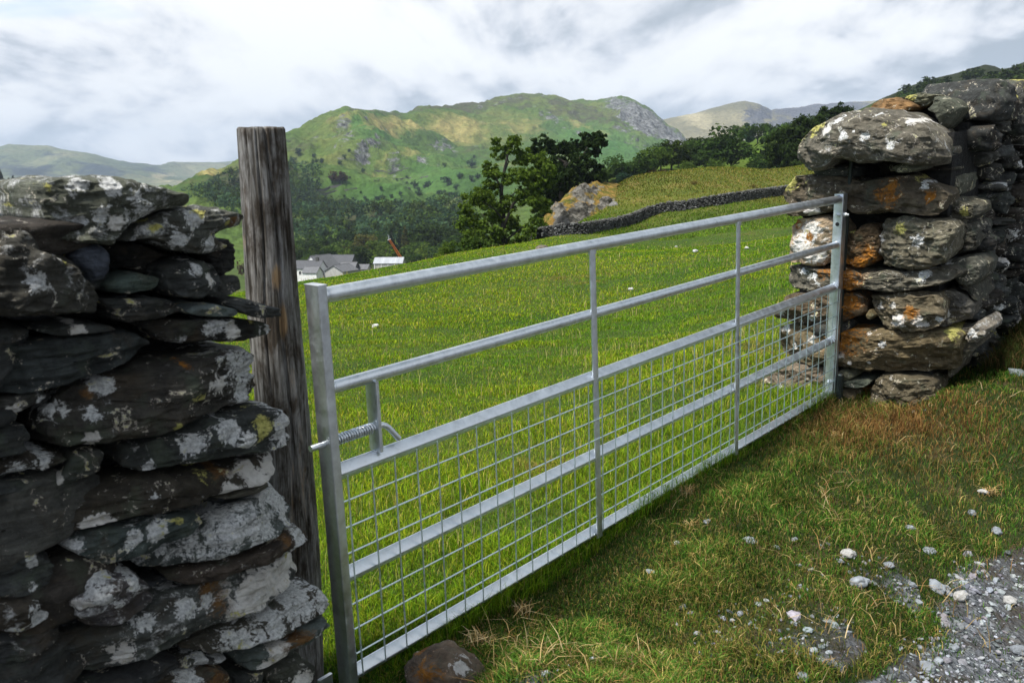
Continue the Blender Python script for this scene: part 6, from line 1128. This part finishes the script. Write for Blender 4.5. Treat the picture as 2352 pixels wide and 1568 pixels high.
# each placed by its eaves; heights come from the photograph at that distance
gabled("farmhouse", base_at(230, 500, YF-6, 3.4)+[0, 3, 0], R(-14), 10.5, 5.5, 3.4, 2.1, m_white, m_slate, "low whitewashed farmhouse with dark slate roof nearest the wooden post", "house", chim=(3.6,), wins=((-1.0, 2.1, .8, 1.0, "f"), (2.2, 2.1, .8, 1.0, "f"), (0, 1.6, .8, .9, "r")))
gabled("lean_to", base_at(330, 545, YF-11, 1.2)+[0, 0, 0], R(-18), 4.6, 3.6, 1.2, 1.5, m_white, m_slate2, "small white outbuilding with worn slate roof in front of the farmhouse")
gabled("farmhouse", base_at(450, 470, YF+8, 4.2)+[-.3, 0, 0], R(60), 9.0, 8.6, 3.6, 4.1, m_white, m_slate2, "white house with its tall gable facing the field", "house", wins=((1.9, -.2, .9, .9, "l"), (-1.2, 2.6, .8, 1.0, "l")))
gabled("barn", base_at(600, 415, YF+24, 4.4)+[0, 2, 0], R(-8), 13.5, 7.0, 4.0, 2.5, m_dkst, m_slate, "long dark slate-roofed barn behind the white farm gable", "barn")
gabled("barn", base_at(700, 520, YF-4, 2.2)+[0, 0, 0], R(62), 7.5, 6.8, 2.1, 1.75, m_board, m_slate2, "grey boarded barn with its low gable facing the field", "barn", wins=())
gabled("barn", base_at(800, 470, YF+14, 3.2)+[0, 0, 0], R(-6), 5.0, 5.0, 3.0, 1.4, m_dkst, m_slate2, "small dark stone barn at the right end of the farm", "barn")
gabled("shelter", base_at(955, 470, YF+16, 2.6)+[0, 0, 0], R(-12), 5.2, 4.0, 1.8, 1.3, m_board, m_slate2, "low grey outbuilding half hidden by bushes right of the farm")
gabled("shed", base_at(1290, 425, YF+10, 2.6)+[.6, 0, 0], R(-5), 9.2, 5.2, 2.6, 1.55, m_board, m_tin, "pale metal-roofed shed with white posts below the crane", "shed", posts=5, over=.2)
p = on_hill("fell", 775, 522); gabled("house", tuple(p-[0, 0, .5]), R(-20), 9.5, 6, 4.6, 2.6, m_white, m_slate2, "tiny far white house among woods behind the farm", "house", wins=((-2, 2.4, .9, 1.1, "f"), (2, 2.4, .9, 1.1, "f")), chim=(4.2,))
p = on_hill("fell", 788, 514); gabled("house", tuple(p-[0, 0, .5]), R(70), 7, 5.5, 4.4, 2.4, m_white, m_slate2, "far white house tucked behind another in the valley woods", "house", chim=(2.5,))
p = on_hill("fell", 868, 530); gabled("house", tuple(p-[0, 0, .5]), R(-4), 15, 6, 3.6, 2.2, m_white, m_tin, "long low pale building among trees left of the crane tip", "building", wins=((-4, 2, 1, 1, "f"), (0, 2, 1, 1, "f"), (4, 2, 1, 1, "f")), chim=(1.0, 5.5))
m_or, nt, b = nmat("orange_paint"); _n = noise(nt, (N(nt, "ShaderNodeTexCoord"), "Object"), 3, 5, .7); L(nt, ramp(nt, _n, 0, [(.3, (.70, .17, .02)), (.7, (.90, .26, .04))]), 0, b, "Base Color"); b.inputs["Roughness"].default_value = .5
YC = YF+40; f0, f1 = fat(1462, 372, YC), fat(1308, 128, YC-6); d = (f1-f0); Lb = np.linalg.norm(d); d /= Lb; root = f0-d*1.2; g0 = np.array([root[0]+.8, root[1], ground_z(root[0], root[1])])
cr = empty("crane", tuple(g0), "orange lattice crane boom leaning left above the pale metal-roofed shed", "crane")
sd_ = np.cross(d, [0, 1, 0]); sd_ /= np.linalg.norm(sd_); nd = np.cross(d, sd_); b = MB(); w0_, w1_ = .42, .24
ch = lambda t, a, c_: root+d*(Lb+1.2)*t+(sd_*a+nd*c_)*(w0_+(w1_-w0_)*t)
for a in (-1, 1):
    for c_ in (-1, 1): b.tube([ch(0, a, c_), ch(1, a, c_)], .075, 6)
for k in range(14):
    t0, t1 = k/14, (k+1)/14
    for c_ in (-1, 1): b.tube([ch(t0, -1 if k % 2 else 1, c_), ch(t1, 1 if k % 2 else -1, c_)], .055, 5)
    for a in (-1, 1): b.tube([ch(t0, a, -1 if k % 2 else 1), ch(t1, a, 1 if k % 2 else -1)], .055, 5)
b.build("boom", m_or, cr, origin=g0)
b = MB(); tip = root+d*(Lb+1.2); b.tube([tip, fat(1300, 100, YC-6), fat(1290, 62, YC-6)], [.14, .1, .05], 6); b.tube([fat(1303, 105, YC-6), fat(1312, 85, YC-6)], .06, 5); b.tube([tip-sd_*.6, tip+sd_*.6], .18, 8); b.build("boom_head", m_tin, cr, origin=g0)
b = MB(); b.rbox(g0+[.6, 0, .9], g0+[.6, 0, 3.0], (1, 0, 0), (0, 1, 0), 1.6, 1.2, .15); b.rbox(g0+[-.6, -1.0, 1.2], g0+[-.6, -1.0, 3.4], (1, 0, 0), (0, 1, 0), .6, .5, .1); b.build("cab", m_or, cr, origin=g0)
b = MB()
for q in (-1.3, 1.3): b.rbox(g0+[-2, q, .45], g0+[3, q, .45], (0, 1, 0), (0, 0, 1), .35, .45, .2)
b.build("track", m_iron, cr, origin=g0)
b = MB(); b.tube([tip+sd_*.2, tip+np.array([0, 0, -4.2])], .03, 5); b.rbox(tip+[0, 0, -4.9], tip+[0, 0, -4.2], (1, 0, 0), (0, 1, 0), .16, .12, .04); b.build("hook", m_iron, cr, origin=g0)

# ------------------------------------------------------------------ grass
def blades(P, H, Wd, col, lean, seed_bend=.5, tipcol=None):
    n = len(P); a = rng.uniform(0, 2*np.pi, n); dx, dy = np.cos(a), np.sin(a); b_ = np.stack([-dy, dx, 0*a], 1)
    ld = rng.uniform(0, 2*np.pi, n); lv = np.stack([np.cos(ld), np.sin(ld), 0*ld], 1)*(H*lean*rng.uniform(.1, 1.3, n))[:, None]
    z = np.array([0, 0, 1.0])[None]; w_ = (Wd*.5)[:, None]*b_
    mid = P+lv*.3+z*(H*.58)[:, None]; tip = P+lv+z*(H*(1-.25*np.minimum(lean, 1)))[:, None]
    V = np.stack([P-w_, P+w_, mid+w_*.75, mid-w_*.75, tip], 1).reshape(-1, 3); i = np.arange(n)[:, None]*5
    c0 = col*.8; c1 = col; c2 = col*1.15 if tipcol is None else tipcol
    C = np.stack([c0, c0, c1, c1, c2], 1).reshape(-1, 3); return V, i+np.array([[0, 1, 2, 3]]), i+np.array([[3, 2, 4]]), C
def grass_obj(name, P, H, Wd, col, lean, tip=None):
    V, Q, T, C = blades(P, H, Wd, col, lean, tipcol=tip); o = obj(name, mesh_np(name, V, [Q, T], False, C), m_grass); return tag(o, kind="stuff")
m_grass = leaf_material("grass_blades", .22)
def polar(n, r0, r1, a0=-40, a1=40, p=1.0):
    r = np.exp(rng.uniform(math.log(r0), math.log(r1), n)); a = np.radians(rng.uniform(a0, a1, n)); return r*np.sin(a), r*np.cos(a), r
def mixcol(n, pal, wts):
    pal = np.array(pal); return pal[rng.choice(len(pal), n, p=np.array(wts)/sum(wts))]*rng.uniform(.45, 1.75, (n, 1))
wl_u = lambda x, y: (x-GT[0])*GU[0]/np.hypot(*GU[:2])+(y-GT[1])*GU[1]/np.hypot(*GU[:2])
# track side: short trodden turf
x, y, r = polar(520000, 1.7, 9.0, -16, 42); s_ = gate_side(x, y); k = (s_ > -.12); x, y, r, s_ = x[k], y[k], r[k], s_[k]
gv = gravelness(x, y); bald = smooth01((fbm(p3(x*1.6, y*1.6, 2.), 4)+.02)/.3)*smooth01((s_-.3)/.6); keep = rng.random(len(x)) > np.clip(gv*1.05+.45*bald, 0, .97); x, y, r, s_, bald = x[keep], y[keep], r[keep], s_[keep], bald[keep]
tuft = fbm(p3(x*4.5, y*4.5, 6.), 3); near = np.exp(-np.maximum(s_, 0)/.35)*np.clip((s_-.06)/.1, .1, 1)*np.where(wl_u(x, y) > 3.2, 1, .35+.65*smooth01((s_-.2)/.2))
cl2 = fbm(p3(x*7, y*7, 3.), 3)
H = (.014+.03*np.clip(tuft+.25, 0, 1)+.035*np.clip(cl2, 0, 1)+.045*near*rng.random(len(x)))*rng.uniform(.6, 1.3, len(x)); dryp = fbm(p3(x*1.1+9, y*1.1, 1.), 3)
col = mixcol(len(x), [(.024, .068, .011), (.038, .098, .014), (.064, .124, .017), (.11, .122, .024), (.27, .21, .08), (.18, .105, .04)], [22, 30, 22, 12, 8, 4])
col = col*(1+.9*np.clip(cl2, -.5, .5))[:, None]; br = rng.random(len(x)) < np.clip(.03+.6*dryp+.25*bald, .02, .7); col[br] = mixcol(int(br.sum()), [(.10, .115, .022), (.17, .14, .04), (.28, .22, .10), (.10, .07, .024)], [5, 4, 2, 1])
foot = np.exp(-((x-at(2040, 900, 4.7)[0])/.55)**2-((y-4.55)/.45)**2); br = rng.random(len(x)) < foot*.9; col[br] = mixcol(int(br.sum()), [(.16, .085, .03), (.22, .14, .055), (.10, .055, .022)], [3, 2, 2]); H = H*(1+1.2*foot)
grass_obj("grass", p3(x, y, ground_z(x, y)), H, np.maximum(.0028, r*.00062), col, .9*np.ones(len(x)))
# field side: longer lusher grass
x, y, r = polar(780000, 1.9, 70, -24, 40); s_ = gate_side(x, y); k = (s_ < .03) & (y < 74); x, y, r, s_ = x[k], y[k], r[k], s_[k]
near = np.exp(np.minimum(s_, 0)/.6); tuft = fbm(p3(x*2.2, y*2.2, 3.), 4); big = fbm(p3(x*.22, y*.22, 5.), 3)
H = (.024+.038*np.clip(tuft+.2, 0, 1)+.055*near*np.clip(tuft+.6, .1, 1)+.018*smooth01((r-9)/10))*rng.uniform(.55, 1.35, len(x))
col = mixcol(len(x), [(.066, .148, .011), (.115, .220, .012), (.180, .275, .014), (.26, .285, .024), (.36, .31, .09)], [16, 34, 30, 15, 5]); t = np.clip(.5+big*1.7+.9*tuft, 0, 1)[:, None]
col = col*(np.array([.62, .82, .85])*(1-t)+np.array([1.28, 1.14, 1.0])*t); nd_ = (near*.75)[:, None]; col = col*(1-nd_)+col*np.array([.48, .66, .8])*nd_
for (cx_, cy_, rx_, ry_) in ((1275, 640, 70, 22), (1345, 650, 40, 10), (1240, 1080, 60, 22), (1730, 800, 40, 70)):
    g_ = hit_ground(cx_, cy_, lo=1.8)
    if g_ is None: continue
    d = np.linalg.norm(g_-CAM); q = np.exp(-((x-g_[0])/(rx_/F*d))**2-((y-g_[1])/(ry_/F*d*3.2))**2); br = rng.random(len(x)) < q*.8; col[br] = mixcol(int(br.sum()), [(.26, .20, .06), (.20, .17, .04)], [1, 1])
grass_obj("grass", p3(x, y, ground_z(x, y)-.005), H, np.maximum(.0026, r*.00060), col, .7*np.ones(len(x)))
# upland pasture beyond the field wall
x, y, r = polar(150000, 66, 150, -2, 40); k = (y > 66); x, y, r = x[k], y[k], r[k]; big = fbm(p3(x*.12, y*.12, 4.), 4); beyond = smooth01((y-78)/8)[:, None]
g1_ = mixcol(len(x), [(.060, .125, .014), (.085, .155, .016), (.12, .17, .02)], [3, 4, 2]); g2_ = mixcol(len(x), [(.075, .105, .016), (.11, .13, .02), (.15, .13, .032), (.20, .15, .05)], [4, 4, 2, 1])
grass_obj("grass", p3(x, y, ground_z(x, y)-.01), rng.uniform(.10, .22, len(x)), r*.0009, (g1_*(1-beyond)+g2_*beyond)*(1+.5*big[:, None]), .5*np.ones(len(x)))
# seed heads and yellow flowers
x, y, r = polar(8000, 2.5, 60, -20, 38); s_ = gate_side(x, y); k = (s_ < -.4) & (fbm(p3(x*.5, y*.5, 2.), 3) > -.1); x, y, r = x[k], y[k], r[k]; h = rng.uniform(.12, .22, len(x))*np.clip(.6+r/40, .6, 1.1)
grass_obj("seed_grass", p3(x, y, ground_z(x, y)), h, np.maximum(.0022, r*.0005), mixcol(len(x), [(.26, .24, .09), (.34, .31, .16), (.20, .20, .05)], [3, 2, 3]), .35*np.ones(len(x)), tip=mixcol(len(x), [(.42, .38, .22), (.30, .26, .10)], [1, 1]))
# straw bits and dead tufts lying on the verge
x, y, r = polar(5200, 1.8, 7.5, -12, 40); s_ = gate_side(x, y); k = s_ > .05; x, y, r = x[k], y[k], r[k]; cl_ = fbm(p3(x*3.3, y*3.3, 7.), 2) > .05; x, y, r = x[cl_], y[cl_], r[cl_]
grass_obj("straw", p3(x, y, ground_z(x, y)+.006), rng.uniform(.03, .075, len(x)), np.maximum(.0032, r*.0008), mixcol(len(x), [(.34, .25, .11), (.42, .33, .18), (.22, .13, .05)], [3, 2, 2]), 2.2*np.ones(len(x)))
def tuft_obj(px, py, hh, n, pal, label, grp=None):
    c = hit_ground(px, py, lo=1.6)
    if c is None: return
    P = np.zeros((n, 3)); P[:, :2] = rng.normal(0, hh*.35, (n, 2)); V, Q, T, C = blades(P, hh*rng.uniform(.5, 1.2, n), np.full(n, .0035), mixcol(n, pal, [1]*len(pal)), 1.1*np.ones(n))
    o = obj("dead_grass_tuft", mesh_np("dead_grass_tuft", V, [Q, T], False, C), m_grass, None, tuple(c)); tag(o, label, "grass tuft", grp)
straw_p = [(.36, .27, .12), (.45, .36, .20), (.26, .16, .06)]
for px, py, hh, n, lab in ((1195, 1410, .05, 60, "curled dead grass tuft near the gate's bottom rail"), (1110, 1480, .05, 50, "straw tuft just above the brown boulder"), (1575, 1135, .055, 60, "straw tuft close under the gate's right half"), (1920, 1010, .06, 90, "bleached straw tuft between the hinge post and the verge"), (2000, 905, .09, 160, "reddish dead grass heap at the foot of the pillar"), (2090, 900, .09, 140, "dry brown grass below the pillar's base block"), (1590, 1215, .05, 40, "small straw tuft in the verge turf"), (2275, 1135, .05, 60, "dry tuft around the white stone by the wall shadow")):
    tuft_obj(px, py, hh, n, straw_p if "red" not in lab else [(.24, .10, .03), (.30, .18, .07), (.14, .07, .03)], lab)
for px, py, hh, lab in ((1595, 424, .55, "dark rushy tussock on the upland pasture beyond the field wall"), (1730, 432, .5, "low brown tussock on the upland pasture nearest the pillar")): tuft_obj(px, py, hh, 500, [(.05, .04, .015), (.09, .06, .025)], lab)
# bank of rough dark grass along the foot of the right wall
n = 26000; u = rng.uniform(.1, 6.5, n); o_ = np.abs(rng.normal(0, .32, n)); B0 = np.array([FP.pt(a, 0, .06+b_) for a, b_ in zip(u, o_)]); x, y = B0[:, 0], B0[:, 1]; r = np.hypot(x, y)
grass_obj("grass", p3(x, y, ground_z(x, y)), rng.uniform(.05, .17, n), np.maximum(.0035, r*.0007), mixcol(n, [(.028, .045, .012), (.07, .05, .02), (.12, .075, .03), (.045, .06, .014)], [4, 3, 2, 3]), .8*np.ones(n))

# ------------------------------------------------------------------ air
m_h = bpy.data.materials.new("haze_air"); m_h.use_nodes = True; nt = m_h.node_tree; nt.nodes.remove(nt.nodes["Principled BSDF"]); pv = N(nt, "ShaderNodeVolumePrincipled")
pv.inputs["Color"].default_value = (.70, .83, 1.0, 1); pv.inputs["Density"].default_value = HAZE; L(nt, pv, "Volume", nt.nodes["Material Output"], "Volume")
b = MB(); b.box((0, 0, 480), (14500, 0, 0), (0, 14500, 0), (0, 0, 560)); hz_ = b.build("haze", m_h); tag(hz_, kind="stuff")
